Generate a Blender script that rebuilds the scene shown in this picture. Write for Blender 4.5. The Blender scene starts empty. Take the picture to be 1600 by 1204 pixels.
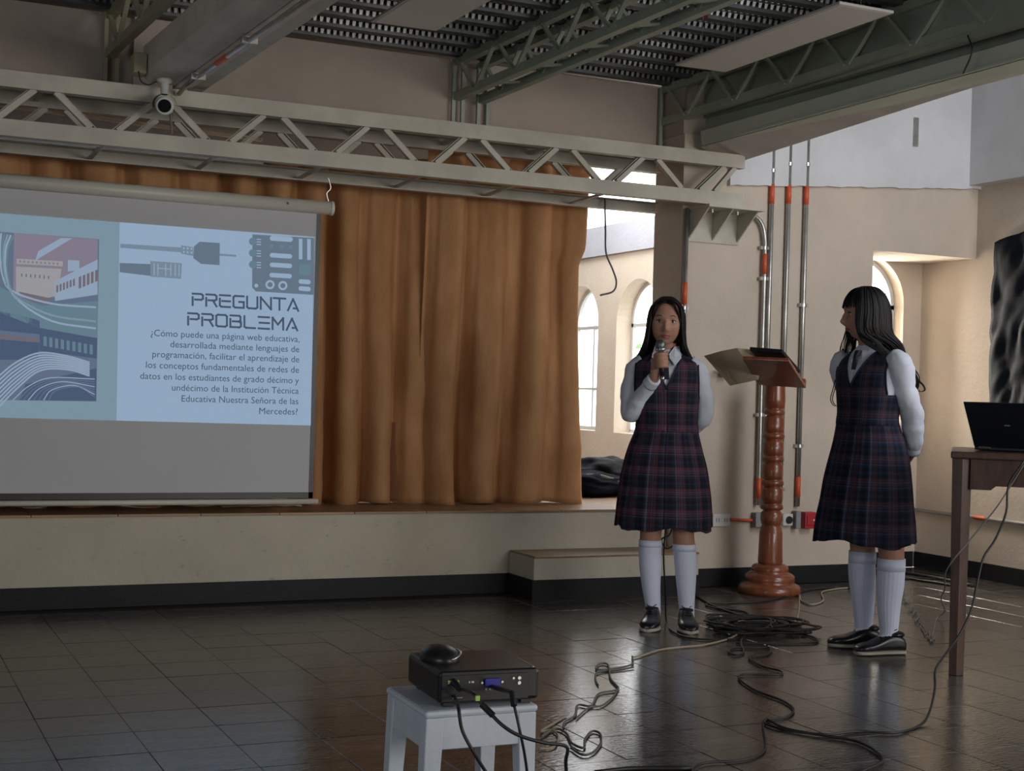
import bpy, bmesh, math, random
from mathutils import Vector, Matrix, noise
random.seed(7)
PI = math.pi
SC = bpy.context.scene
COL = SC.collection

# ------------------------------------------------------------ camera
H = 1.10; FOC = 2213.4; YAW = .43838; PIT = .00354; ROL = .02931
F = Vector((math.sin(YAW)*math.cos(PIT), math.cos(YAW)*math.cos(PIT), math.sin(PIT)))
R0 = Vector((math.cos(YAW), -math.sin(YAW), 0)); U0 = R0.cross(F)
RV = math.cos(ROL)*R0 + math.sin(ROL)*U0
UV = -math.sin(ROL)*R0 + math.cos(ROL)*U0
CAM = Vector((0, 0, H))
cd = bpy.data.cameras.new('camera'); co = bpy.data.objects.new('camera', cd); COL.objects.link(co)
co.matrix_world = Matrix(((RV.x, UV.x, -F.x, 0), (RV.y, UV.y, -F.y, 0), (RV.z, UV.z, -F.z, H), (0, 0, 0, 1)))
cd.sensor_width = 36; cd.lens = 36*FOC/1600; cd.clip_start = .05
SC.camera = co

# ------------------------------------------------------------ light
W = bpy.data.worlds.new('world'); SC.world = W; W.use_nodes = True
bg = W.node_tree.nodes['Background']; bg.inputs[0].default_value = (.93, .97, 1, 1); bg.inputs[1].default_value = 4.5
SC.view_settings.view_transform = 'Standard'; SC.view_settings.look = 'None'
SC.view_settings.gamma = 1; SC.view_settings.exposure = 0; SC.view_settings.use_curve_mapping = False
SC.cycles.max_bounces = 8; SC.cycles.diffuse_bounces = 5
def area(name, loc, target, sx, sy, power, color):
    l = bpy.data.lights.new(name, 'AREA'); l.shape = 'RECTANGLE'; l.size = sx; l.size_y = sy; l.energy = power; l.color = color
    o = bpy.data.objects.new(name, l); COL.objects.link(o); o.location = loc
    o.rotation_euler = (Vector(target)-Vector(loc)).to_track_quat('-Z', 'Y').to_euler(); return o
area('daylight_front_windows', (4.6, -2.8, 1.7), (3.6, 6, 1.3), 3.0, 1.6, 150, (1, .95, .88))
area('fill_left', (-2.3, .5, 1.6), (4.5, 4.0, 2.4), 1.6, 1.8, 46, (.85, .93, 1))  # added fill lamp for left-facing surfaces, mainly the right beam; no door here
area('daylight_right_windows', (6.3, 1.6, 1.7), (3.0, 4.6, .8), 2.2, 1.5, 62, (.95, .97, 1))
area('daylight_clerestory', (5.55, 2.9, 3.75), (5.9, 6.6, 2.2), 1.0, 2.6, 78, (.92, .93, 1))
area('daylight_niche_window', (6.04, 8.3, 1.5), (6.40, 7.0, 1.3), .7, 1.4, 280, (1, .93, .82))
area('daylight_stage_windows', (6.5, 10.1, 1.5), (4.2, 9.3, .9), 1.8, 1.3, 26, (.95, .98, 1))
area('stage_wall_fill', (4.6, 9.6, 2.9), (5.6, 9.8, 1.2), .8, 3.4, 85, (1, .98, .94))  # added lamp under the closed stage ceiling, brightens the window wall

# ------------------------------------------------------------ projection of picture points onto planes of the place
def ray(x, y): return F + RV*((x-800)/FOC) + UV*((602-y)/FOC)
def onZ(x, y, z=0): r = ray(x, y); return CAM + r*((z-H)/r.z)
def onY(x, y, Y): r = ray(x, y); return CAM + r*(Y/r.y)
def onX(x, y, X): r = ray(x, y); return CAM + r*(X/r.x)
def onD(x, y, d): return CAM + ray(x, y)*d

# ------------------------------------------------------------ materials
def lin(c): return tuple(((v/255+.055)/1.055)**2.4 if v/255 > .04045 else v/255/12.92 for v in c)
def mat(name, col, rough=.6, metal=0, var=0, vs=8, bump=0, bs=60, emit=0, col2=None, stretch=None, rnd=0, spec=.5, trans=0, alpha=1, coat=0):
    m = bpy.data.materials.new(name); m.use_nodes = True; t = m.node_tree; N = t.nodes; L = t.links
    b = N['Principled BSDF']; b.inputs['Base Color'].default_value = (*col, 1)
    b.inputs['Roughness'].default_value = rough; b.inputs['Metallic'].default_value = metal
    b.inputs['Specular IOR Level'].default_value = spec; b.inputs['Transmission Weight'].default_value = trans
    b.inputs['Alpha'].default_value = alpha; b.inputs['Coat Weight'].default_value = coat
    if emit: b.inputs['Emission Color'].default_value = (*col, 1); b.inputs['Emission Strength'].default_value = emit
    if var or bump or col2:
        tc = N.new('ShaderNodeTexCoord'); mp = N.new('ShaderNodeMapping'); L.new(tc.outputs['Object'], mp.inputs[0])
        if stretch: mp.inputs['Scale'].default_value = stretch
        if var or col2:
            n = N.new('ShaderNodeTexNoise'); n.inputs['Scale'].default_value = vs; n.inputs['Detail'].default_value = 6; n.inputs['Roughness'].default_value = .6
            L.new(mp.outputs[0], n.inputs[0]); r = N.new('ShaderNodeValToRGB'); L.new(n.outputs[0], r.inputs[0])
            c2 = col2 or tuple(v*(1-var) for v in col); c1 = col if col2 else tuple(min(1, v*(1+var)) for v in col)
            r.color_ramp.elements[0].color = (*c2, 1); r.color_ramp.elements[1].color = (*c1, 1)
            r.color_ramp.elements[0].position = .35; r.color_ramp.elements[1].position = .65
            out = r.outputs[0]
            if rnd:
                oi = N.new('ShaderNodeObjectInfo'); mr = N.new('ShaderNodeMapRange'); L.new(oi.outputs['Random'], mr.inputs[0])
                mr.inputs[3].default_value = 1-rnd; mr.inputs[4].default_value = 1+rnd
                hv = N.new('ShaderNodeHueSaturation'); L.new(out, hv.inputs['Color']); L.new(mr.outputs[0], hv.inputs['Value']); out = hv.outputs[0]
            L.new(out, b.inputs['Base Color'])
        if bump:
            n2 = N.new('ShaderNodeTexNoise'); n2.inputs['Scale'].default_value = bs; n2.inputs['Detail'].default_value = 4; L.new(mp.outputs[0], n2.inputs[0])
            bp = N.new('ShaderNodeBump'); bp.inputs['Strength'].default_value = bump; bp.inputs['Distance'].default_value = .01
            L.new(n2.outputs[0], bp.inputs['Height']); L.new(bp.outputs[0], b.inputs['Normal'])
    return m
M = {}
def wall_mat(name, col, dirt, dscale=(1, 1, 1), th=.62):
    m = mat(name, col, .85, var=.07, vs=2.2, bump=.25, bs=35, spec=.25); t = m.node_tree; N = t.nodes; L = t.links; b = N['Principled BSDF']
    src = b.inputs['Base Color'].links[0].from_socket
    tc = N.new('ShaderNodeTexCoord'); mp = N.new('ShaderNodeMapping'); mp.inputs['Scale'].default_value = dscale; L.new(tc.outputs['Object'], mp.inputs[0])
    n = N.new('ShaderNodeTexNoise'); n.inputs['Scale'].default_value = 9; n.inputs['Detail'].default_value = 9; n.inputs['Roughness'].default_value = .72; L.new(mp.outputs[0], n.inputs[0])
    r = N.new('ShaderNodeValToRGB'); r.color_ramp.elements[0].position = th; r.color_ramp.elements[1].position = th+.16
    L.new(n.outputs[0], r.inputs[0]); mx = N.new('ShaderNodeMix'); mx.data_type = 'RGBA'; L.new(r.outputs[0], mx.inputs[0]); L.new(src, mx.inputs[6])
    mx.inputs[7].default_value = (*dirt, 1); L.new(mx.outputs[2], b.inputs['Base Color']); return m
M['wall'] = wall_mat('cream_plaster', (.54, .465, .385), (.43, .36, .30), th=.7)
M['wall_white'] = wall_mat('white_plaster', (.60, .60, .62), (.46, .46, .48), th=.7)
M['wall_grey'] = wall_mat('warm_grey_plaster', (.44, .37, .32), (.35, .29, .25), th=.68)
M['stage'] = wall_mat('scuffed_cream_paint', (.46, .42, .34), (.20, .18, .14), (1, 1, 1.6), th=.60)
M['base'] = mat('black_baseboard_paint', (.006, .007, .009), .55, spec=.3, var=.3, vs=20, bump=.1)
M['tile'] = mat('polished_stone_tile', (.10, .088, .072), .15, col2=(.026, .024, .021), vs=5, bump=.13, bs=30, stretch=(1, 3.2, 1), rnd=.3, spec=.95)
def flecks(m, col, sc, st, th):
    t = m.node_tree; N = t.nodes; L = t.links; b = N['Principled BSDF']; src = b.inputs['Base Color'].links[0].from_socket
    tc = N.new('ShaderNodeTexCoord'); mp = N.new('ShaderNodeMapping'); mp.inputs['Scale'].default_value = st; L.new(tc.outputs['Object'], mp.inputs[0])
    oi = N.new('ShaderNodeObjectInfo'); va = N.new('ShaderNodeVectorMath'); va.operation = 'SCALE'; L.new(oi.outputs['Location'], va.inputs[0]); va.inputs['Scale'].default_value = 1
    ad = N.new('ShaderNodeVectorMath'); L.new(mp.outputs[0], ad.inputs[0]); L.new(va.outputs[0], ad.inputs[1])
    n = N.new('ShaderNodeTexNoise'); n.inputs['Scale'].default_value = sc; n.inputs['Detail'].default_value = 5; n.inputs['Roughness'].default_value = .7; L.new(ad.outputs[0], n.inputs[0])
    r = N.new('ShaderNodeValToRGB'); r.color_ramp.elements[0].position = th; r.color_ramp.elements[1].position = th+.08; L.new(n.outputs[0], r.inputs[0])
    mx = N.new('ShaderNodeMix'); mx.data_type = 'RGBA'; L.new(r.outputs[0], mx.inputs[0]); L.new(src, mx.inputs[6]); mx.inputs[7].default_value = (*col, 1); L.new(mx.outputs[2], b.inputs['Base Color'])
    rr_ = N.new('ShaderNodeMapRange'); L.new(n.outputs[0], rr_.inputs[0]); rr_.inputs[1].default_value = .3; rr_.inputs[2].default_value = .75; rr_.inputs[3].default_value = .09; rr_.inputs[4].default_value = .24; L.new(rr_.outputs[0], b.inputs['Roughness'])
flecks(M['tile'], (.16, .145, .12), 26, (1, 1.8, 1), .60)
M['grout'] = mat('dark_grout', (.012, .011, .01), .7)
M['stagefloor'] = mat('worn_wood_board', (.32, .20, .11), .4, col2=(.20, .12, .06), vs=6, stretch=(.4, 4, 4), rnd=.15)
M['truss'] = mat('cream_painted_steel', (.47, .44, .37), .55, var=.12, vs=5, bump=.1, bs=20)
M['green'] = mat('green_grey_painted_steel', (.34, .38, .30), .5, var=.12, vs=4)
M['beam'] = mat('grey_green_beam_paint', (.50, .54, .45), .55, var=.08, vs=3)
M['soffit'] = mat('pinkish_grey_render', (.56, .51, .46), .8, var=.1, vs=5, bump=.3, bs=30)
M['yellowish'] = mat('yellowed_paint', (.36, .33, .22), .6, var=.1, vs=4)
M['deck'] = mat('dark_galvanised_deck', (.05, .055, .055), .38, .6, var=.4, vs=3)
M['tab'] = mat('galvanised_embossment', (.30, .30, .29), .34, .8, var=.7, vs=1.6)
M['panel'] = mat('white_panel_diffuser', (.62, .58, .53), .5)
M['panelf'] = mat('panel_edge', (.55, .53, .5), .4)
M['galv'] = mat('galvanised_pipe', (.42, .42, .40), .3, .75, var=.15, vs=14)
M['orange'] = mat('orange_marker_tape', (.62, .10, .035), .5)
M['red'] = mat('red_box_plastic', (.42, .02, .03), .4)
M['plastic_white'] = mat('white_plastic', (.62, .62, .6), .4)
M['plastic_grey'] = mat('grey_plastic', (.25, .26, .27), .5)
M['black'] = mat('black_plastic', (.012, .012, .014), .38)
M['blackgloss'] = mat('black_glossy', (.006, .006, .008), .12)
M['steel'] = mat('bright_steel', (.6, .6, .58), .25, .9)
M['cable'] = mat('black_rubber_cable', (.012, .012, .012), .5)
M['cable_beige'] = mat('beige_cable', (.33, .27, .20), .5)
M['cable_grey'] = mat('grey_cable', (.12, .12, .11), .5)
M['screen'] = mat('matte_screen_fabric', (.50, .50, .52), .9, var=.02, vs=1.2)
M['housing'] = mat('screen_housing', (.52, .50, .44), .4)
M['skin'] = mat('skin', (.40, .215, .15), .5, var=.06, vs=18, spec=.35)
M['lip'] = mat('lip', (.34, .10, .085), .4)
M['brow'] = mat('brow_hair', (.02, .014, .011), .7)
M['eyewhite'] = mat('eye_white', (.5, .48, .46), .25)
M['iris'] = mat('iris', (.02, .012, .008), .15)
M['hair'] = mat('black_hair', (.006, .0052, .005), .48, var=.4, vs=40, spec=.28)
M['shirt'] = mat('white_shirt_cotton', (.62, .66, .76), .8, var=.04, vs=8, bump=.3, bs=22)
M['sock'] = mat('white_sock', (.68, .73, .90), .9, bump=.2, bs=160)
M['shoe'] = mat('black_leather', (.010, .010, .013), .28)
M['sole'] = mat('pale_shoe_sole', (.40, .37, .32), .6)
M['tie'] = mat('navy_tie', (.012, .016, .035), .55)
M['lectern'] = mat('varnished_red_wood', (.24, .070, .030), .30, col2=(.15, .040, .018), vs=4, stretch=(7, 7, 1), coat=.3)
M['deskwood'] = mat('dark_brown_wood', (.075, .034, .022), .4, col2=(.042, .02, .014), vs=5, stretch=(8, 8, 1))
M['card'] = mat('tan_cardboard', (.52, .43, .30), .75, var=.05, vs=6)
M['stool'] = mat('chipped_pale_blue_paint', (.50, .55, .62), .5, var=.06, vs=7, bump=.1)
M['lid'] = mat('laptop_lid', (.010, .013, .022), .4)
M['bagblack'] = mat('tarpaulin_black', (.005, .007, .012), .62, spec=.09, var=.3, vs=8)
M['bagnavy'] = mat('navy_backpack_cloth', (.006, .008, .018), .85, spec=.08, var=.3, vs=14)
M['glass'] = mat('window_glass', (.9, .95, .95), .05, spec=.4, alpha=.12)
M['frame'] = mat('window_frame_white', (.55, .55, .55), .5)
M['leaf'] = mat('tree_leaf', (.16, .33, .08), .6, var=.4, vs=3)
M['bark'] = mat('tree_bark', (.12, .08, .05), .9)
M['micgrille'] = mat('mic_grille', (.16, .18, .17), .4, .7)
M['tag'] = mat('lime_tag', (.35, .55, .10), .5)
M['vga'] = mat('blue_port', (.03, .03, .30), .4)
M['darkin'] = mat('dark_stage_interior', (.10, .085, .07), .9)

def velvet(name, c1, c2):
    m = mat(name, c1, .75, col2=c2, vs=7, stretch=(1, 1, .35), bump=.2, bs=90, spec=.2)
    m.node_tree.nodes['Principled BSDF'].inputs['Sheen Weight'].default_value = .25
    m.node_tree.nodes['Principled BSDF'].inputs['Sheen Tint'].default_value = (.8, .55, .3, 1)
    return m
M['curtain'] = velvet('ochre_velvet', (.50, .265, .125), (.37, .18, .075))
M['curtain2'] = velvet('rust_velvet_lining', (.24, .105, .05), (.18, .075, .035))

def plaid(name, base, dark, red, pale, per=.098):
    m = bpy.data.materials.new(name); m.use_nodes = True; t = m.node_tree; N = t.nodes; L = t.links; b = N['Principled BSDF']
    b.inputs['Roughness'].default_value = .85; b.inputs['Specular IOR Level'].default_value = .2
    uv = N.new('ShaderNodeUVMap'); sp = N.new('ShaderNodeSeparateXYZ'); L.new(uv.outputs[0], sp.inputs[0])
    outs = []
    for ax in (0, 1):
        d = N.new('ShaderNodeMath'); d.operation = 'DIVIDE'; L.new(sp.outputs[ax], d.inputs[0]); d.inputs[1].default_value = per
        fr = N.new('ShaderNodeMath'); fr.operation = 'FRACT'; L.new(d.outputs[0], fr.inputs[0])
        r = N.new('ShaderNodeValToRGB'); cr = r.color_ramp; cr.interpolation = 'LINEAR'
        seq = [(0, base), (.08, base), (.14, dark), (.26, dark), (.31, base), (.39, base), (.42, pale), (.45, base), (.49, base), (.53, red), (.58, red), (.61, base), (.65, pale), (.69, base), (.72, red), (.77, red), (.81, base), (.86, dark), (.97, dark)]
        while len(cr.elements) < len(seq): cr.elements.new(.5)
        for e, (p, c) in zip(cr.elements, seq): e.position = p; e.color = (*c, 1)
        L.new(fr.outputs[0], r.inputs[0]); outs.append(r)
    mx = N.new('ShaderNodeMix'); mx.data_type = 'RGBA'; mx.inputs[0].default_value = .5
    L.new(outs[0].outputs[0], mx.inputs[6]); L.new(outs[1].outputs[0], mx.inputs[7]); L.new(mx.outputs[2], b.inputs['Base Color'])
    return m
M['plaid1'] = plaid('navy_red_plaid', (.020, .023, .048), (.009, .012, .018), (.135, .036, .048), (.115, .115, .155))
M['plaid2'] = plaid('navy_russet_plaid', (.014, .020, .045), (.006, .009, .015), (.080, .026, .024), (.062, .080, .125))

# ------------------------------------------------------------ mesh building
class MB:
    def __init__(s): s.v = []; s.f = []; s.uv = None
    def add(s, vs, fs):
        k = len(s.v); s.v += [tuple(v) for v in vs]; s.f += [tuple(i+k for i in f) for f in fs]; return s
    def box(s, a, b):
        x0, y0, z0 = a; x1, y1, z1 = b
        return s.hexa([(x0,y0,z0),(x1,y0,z0),(x1,y1,z0),(x0,y1,z0)], [(x0,y0,z1),(x1,y0,z1),(x1,y1,z1),(x0,y1,z1)])
    def hexa(s, lo, hi):
        n = len(lo)
        return s.add(list(lo)+list(hi), [tuple(reversed(range(n))), tuple(range(n, 2*n))]+[(i, (i+1) % n, n+(i+1) % n, n+i) for i in range(n)])
    def bar(s, p, q, w, h, up=(0, 0, 1)):
        p = Vector(p); q = Vector(q); d = (q-p).normalized(); up = Vector(up)
        a = d.cross(up)
        if a.length < 1e-4: a = d.cross(Vector((1, 0, 0)))
        a.normalize(); u = a.cross(d)
        a *= w/2; u *= h/2
        return s.hexa([p-a-u, p+a-u, p+a+u, p-a+u], [q-a-u, q+a-u, q+a+u, q-a+u])
    def tube(s, pts, r, n=8, cap=True, flat=1, up=None):
        pts = [Vector(p) for p in pts]; m = len(pts)
        rs = r if isinstance(r, (list, tuple)) else [r]*m
        vs = []; ref = Vector(up) if up else None
        for i, p in enumerate(pts):
            d = (pts[min(i+1, m-1)]-pts[max(i-1, 0)])
            d = d.normalized() if d.length > 1e-9 else Vector((0, 0, 1))
            if ref is None: ref = Vector((1, 0, 0)) if abs(d.x) < .8 else Vector((0, 1, 0))
            a = ref - d*ref.dot(d)
            if a.length < 1e-5: a = d.orthogonal()
            a.normalize(); b = d.cross(a); ref = a
            for k in range(n):
                t = 2*PI*k/n; vs.append(p+a*(rs[i]*math.cos(t))+b*(rs[i]*flat*math.sin(t)))
        fs = [(i*n+k, i*n+(k+1) % n, (i+1)*n+(k+1) % n, (i+1)*n+k) for i in range(m-1) for k in range(n)]
        if cap: fs += [tuple(reversed(range(n))), tuple((m-1)*n+k for k in range(n))]
        return s.add(vs, fs)
    def rings(s, R, closed=True, cap=True):
        n = len(R[0]); vs = [v for r in R for v in r]; fs = []
        for i in range(len(R)-1):
            for k in range(n if closed else n-1): fs.append((i*n+k, i*n+(k+1) % n, (i+1)*n+(k+1) % n, (i+1)*n+k))
        if cap and closed: fs += [tuple(reversed(range(n))), tuple((len(R)-1)*n+k for k in range(n))]
        return s.add(vs, fs)
    def ell(s, c, r, n=16, m=10, rot=None):
        c = Vector(c); vs = []; rot = rot or Matrix.Identity(3)
        for j in range(1, m):
            t = PI*j/m
            for i in range(n):
                p = 2*PI*i/n; vs.append(c+rot@Vector((r[0]*math.sin(t)*math.cos(p), r[1]*math.sin(t)*math.sin(p), r[2]*math.cos(t))))
        k = len(vs); vs += [c+rot@Vector((0, 0, r[2])), c-rot@Vector((0, 0, r[2]))]
        fs = [(j*n+i, (j+1)*n+i, (j+1)*n+(i+1) % n, j*n+(i+1) % n) for j in range(m-2) for i in range(n)]
        fs += [(k, i, (i+1) % n) for i in range(n)]+[(k+1, (m-2)*n+(i+1) % n, (m-2)*n+i) for i in range(n)]
        return s.add(vs, fs)
    def lathe(s, prof, c=(0, 0), n=32):
        R = [[(c[0]+r*math.cos(2*PI*k/n), c[1]+r*math.sin(2*PI*k/n), z) for k in range(n)] for r, z in prof]
        return s.rings(R)
    def build(s, name, m, parent=None, smooth=False, bevel=0, kind=None, label=None, cat=None, group=None, xf=None, sub=0):
        me = bpy.data.meshes.new(name); me.from_pydata([tuple(v) for v in s.v], [], s.f); me.update()
        if xf: me.transform(xf)
        if s.uv:
            ul = me.uv_layers.new(name='UVMap')
            for lp in me.loops: ul.data[lp.index].uv = s.uv[lp.vertex_index]
        me.materials.append(m)
        bm = bmesh.new(); bm.from_mesh(me); bmesh.ops.recalc_face_normals(bm, faces=bm.faces); bm.to_mesh(me); bm.free()
        if smooth: me.polygons.foreach_set('use_smooth', [True]*len(me.polygons))
        o = bpy.data.objects.new(name, me); COL.objects.link(o)
        if parent: o.parent = parent
        if bevel:
            b = o.modifiers.new('b', 'BEVEL'); b.width = bevel; b.segments = 2; b.limit_method = 'ANGLE'
        if sub:
            b = o.modifiers.new('s', 'SUBSURF'); b.levels = sub; b.render_levels = sub
        tag(o, label, cat, group, kind); return o
def tag(o, label=None, cat=None, group=None, kind=None):
    if label: o['label'] = label
    if cat: o['category'] = cat
    if group: o['group'] = group
    if kind: o['kind'] = kind
    return o
def thing(name, label, cat, loc=(0, 0, 0), rz=0, group=None, kind=None):
    o = bpy.data.objects.new(name, None); o.empty_display_size = .1; COL.objects.link(o); o.location = loc; o.rotation_euler = (0, 0, rz)
    return tag(o, label, cat, group, kind)
def dup(o, parent=None):
    c = o.copy(); COL.objects.link(c); c.parent = parent
    for ch in list(o.children): dup(ch, c)
    return c
def smooth_path(pts, k=6):
    P = [Vector(p) for p in pts]; P = [P[0]*2-P[1]]+P+[P[-1]*2-P[-2]]; out = []
    for i in range(1, len(P)-2):
        for j in range(k):
            t = j/k; a, b, c, d = P[i-1], P[i], P[i+1], P[i+2]
            out.append(.5*((2*b)+(c-a)*t+(2*a-5*b+4*c-d)*t*t+(3*b-a-3*c+d)*t**3))
    out.append(P[-2]); return out

# ============================================================ SETTING
YS = 7.0; ZS = .447; YL = 6.94; XR = 6.5
# floor of separate tiles
fl = thing('floor', 'dark polished stone tile floor of the hall', None, kind='structure')
MB().box((-3, -3.2, -.06), (6.9, 7.45, -.004)).build('floor_bed', M['grout'], fl)
TS = .2635; X0 = .574-.2635*10
tiles = []
def tilemesh(hx, hy, dz=0):
    b = .0018; mb = MB()
    lo = [(-hx, -hy, -.004), (hx, -hy, -.004), (hx, hy, -.004), (-hx, hy, -.004)]
    mi = [(x, y, -b*.6) for x, y, z in lo]; hi = [(x*(1-b/hx), y*(1-b/hy), 0) for x, y, z in lo]
    vs = lo+mi+hi
    mb.add(vs, [(i, (i+1) % 4, 4+(i+1) % 4, 4+i) for i in range(4)]+[(4+i, 4+(i+1) % 4, 8+(i+1) % 4, 8+i) for i in range(4)]+[(8, 9, 10, 11)])
    return mb
h = TS/2-.0006
proto = tilemesh(h, h).build('floor_tile', M['tile'], fl)
cells = []
for i in range(0, 36):
    xx = X0+TS*(i+.5)
    off = (i*37 % 5)*TS*.2 if i % 1 == 0 else 0
    for j in range(-12, 28):
        yy = .02+TS*(j+.5)
        if yy > 6.97 and (xx < 5.55 or yy > 7.5): continue
        if yy > 6.62 and 3.35 < xx < 4.3: pass
        cells.append((xx, yy))
def inview(x, y):
    d = Vector((x, y, 0))-CAM; z = d.dot(F)
    if z < .5: return None
    px = 800+FOC*d.dot(RV)/z; py = 602-FOC*d.dot(UV)/z
    return z if -60 < px < 1660 and py < 1290 else None
vis = sorted([(inview(x, y), x, y) for x, y in cells if inview(x, y)])
near = vis[:298]; nearset = {(x, y) for _, x, y in near}
first = True
for _, x, y in near:
    o = proto if first else proto.copy()
    if not first: COL.objects.link(o)
    first = False
    o.location = (x, y, random.uniform(-.0006, .0006)); o.rotation_euler = (random.uniform(-.0012, .0012), random.uniform(-.0012, .0012), 0)
rest = MB()
for x, y in cells:
    if (x, y) in nearset: continue
    rest.add([(a+x, b+y, c) for a, b, c in proto.data.vertices and [v.co[:] for v in proto.data.vertices]], [tuple(p.vertices) for p in proto.data.polygons])
rest.build('distant_tiles', M['tile'], fl, kind='stuff')

# stage platform
st = thing('stage_platform', 'low cream painted stage with brown board top and black skirting', 'stage', (0, 0, 0)); 
MB().box((-2.99, YS, 0), (4.29, 7.12, ZS-.012)).build('front_face', M['stage'], st)
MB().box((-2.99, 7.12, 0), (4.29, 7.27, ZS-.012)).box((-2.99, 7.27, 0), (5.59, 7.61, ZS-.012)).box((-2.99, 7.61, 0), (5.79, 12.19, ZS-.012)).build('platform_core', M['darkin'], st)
k = 0; x = -1.2
while x < 5.8:
    MB().box((x, YS-.012 if x < 4.25 else (7.26 if x < 5.1 else 7.62), ZS-.012), (min(x+.397, 5.79), 8.2, ZS)).build('stage_board', M['stagefloor'], st, bevel=.001); x += .4
MB().box((-3, 8.203, ZS-.012), (5.79, 12.2, ZS-.001)).build('rear_boards', M['stagefloor'], st)
MB().box((-3, YS-.012, 0), (3.29, YS-.001, .105)).build('baseboard', M['base'], st)
sp = thing('stage_step', 'single cream step with brown tread against right end of stage', 'step')
MB().box((3.29, 6.68, 0), (4.31, YS-.014, .222)).build('riser', M['stage'], sp, bevel=.004)
MB().box((3.292, 6.676, .222), (4.31, YS-.014, .232)).build('tread', M['stagefloor'], sp, bevel=.002)
MB().box((3.278, 6.668, 0), (4.31, 6.679, .108)).box((3.278, 6.68, 0), (3.289, YS-.014, .108)).build('baseboard', M['base'], sp)

# wall with arched openings; u runs from P0 to P1
def arched_wall(name, P0, P1, z0, z1, th, wins, m, z1b=None):
    P0 = Vector((*P0, 0)); P1 = Vector((*P1, 0)); L = (P1-P0).length; d = (P1-P0)/L; n = Vector((-d.y, d.x, 0))*th
    z1b = z1 if z1b is None else z1b
    mb = MB()
    def col(u0, u1, a0, a1, b0, b1):
        q = [P0+d*u0, P0+d*u1, P0+d*u1+n, P0+d*u0+n]
        mb.hexa([(q[0].x, q[0].y, a0), (q[1].x, q[1].y, a1), (q[2].x, q[2].y, a1), (q[3].x, q[3].y, a0)],
                [(q[0].x, q[0].y, b0), (q[1].x, q[1].y, b1), (q[2].x, q[2].y, b1), (q[3].x, q[3].y, b0)])
    zt = lambda u: z1+(z1b-z1)*u/L
    u = 0
    for (a, b, sill, spring) in sorted(wins):
        if a > u: col(u, a, z0, z0, zt(u), zt(a))
        if sill > z0: col(a, b, z0, z0, sill, sill)
        r = (b-a)/2; c = (a+b)/2; n_ = 20
        for i in range(n_):
            ua = c-r*math.cos(PI*i/n_); ub = c-r*math.cos(PI*(i+1)/n_)
            col(ua, ub, spring+math.sqrt(max(0, r*r-(ua-c)**2)), spring+math.sqrt(max(0, r*r-(ub-c)**2)), zt(ua), zt(ub))
        u = b
    if u < L: col(u, L, z0, z0, zt(u), zt(L))
    return mb.build(name, m, kind='structure')
def arch_window(n, P0, d, nrm, a, b, sill, spring, off, label):
    """frame set back into the opening; P0,d line of wall, nrm outward"""
    w = thing('window_%d' % n, label, None, kind='structure')
    d = Vector((*d, 0)); P = Vector((*P0, 0))+Vector((*nrm, 0))*off; r = (b-a)/2; c = (a+b)/2
    pt = lambda u, z: P+d*u+Vector((0, 0, z))
    path = [pt(a+.015, sill+.015)]+[pt(c-(r-.015)*math.cos(PI*i/20), spring+(r-.015)*math.sin(PI*i/20)) for i in range(21)]+[pt(b-.015, sill+.015), pt(a+.015, sill+.015)]
    mb = MB()
    for p, q in zip(path, path[1:]): mb.bar(p, q, .03, .03)
    mb.build('window_frame', M['frame'], w)
    MB().bar(pt(a, spring-.02), pt(b, spring-.02), .03, .028).build('transom', M['frame'], w)
    MB().bar(pt(a, sill+.36), pt(b, sill+.36), .02, .02).build('transom', M['frame'], w)
    MB().bar(pt(c, sill), pt(c, spring), .022, .026).build('mullion', M['frame'], w)
    for (u0, u1) in ((a, c), (c, b)):
        for (za, zb) in ((sill, sill+.36), (sill+.36, spring)):
            MB().hexa([pt(u0+.01, za+.01), pt(u1-.01, za+.01), pt(u1-.01, za+.01)+Vector((*nrm, 0))*.004, pt(u0+.01, za+.01)+Vector((*nrm, 0))*.004],
                      [pt(u0+.01, zb-.01), pt(u1-.01, zb-.01), pt(u1-.01, zb-.01)+Vector((*nrm, 0))*.004, pt(u0+.01, zb-.01)+Vector((*nrm, 0))*.004]).build('pane', M['glass'], w)
    ar = [pt(c-(r-.02)*math.cos(PI*i/20), spring+(r-.02)*math.sin(PI*i/20)) for i in range(21)]
    o2 = Vector((*nrm, 0))*.004
    MB().hexa(ar, [p+o2 for p in ar]).build('pane', M['glass'], w)
    return w

# right-hand lectern wall  (Y = YL), with the recess at its right end
lw = thing('wall_lectern_side', 'cream plaster wall behind the wooden lectern, whiter above a rough ledge', None, kind='structure')
LED = lambda X: 2.338+(X-4.729)*(.122/1.653)
MB().box((4.30, YL, 0), (5.675, 7.25, 2.6)).build('wall_panel', M['wall'], lw)
MB().hexa([(5.675, YL, 2.026), (6.6, YL, 2.026), (6.6, 7.44, 2.026), (5.675, 7.44, 2.026)], [(5.675, YL, 2.5), (6.6, YL, 2.5), (6.6, 7.44, 2.5), (5.675, 7.44, 2.5)]).build('wall_panel', M['wall'], lw)
led = []
xs = [4.60+i*.05 for i in range(40)]
lo = [(x, LED(x)+random.uniform(-.004, .004)) for x in xs]
mb = MB()
for (xa, za), (xb, zb) in zip(lo, lo[1:]):
    mb.hexa([(xa, YL-.028, za), (xb, YL-.028, zb), (xb, YL+.2, zb), (xa, YL+.2, za)], [(xa, YL-.028, 4.0), (xb, YL-.028, 4.0), (xb, YL+.2, 4.0), (xa, YL+.2, 4.0)])
mb.build('upper_wall_panel', M['wall_white'], lw)
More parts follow.
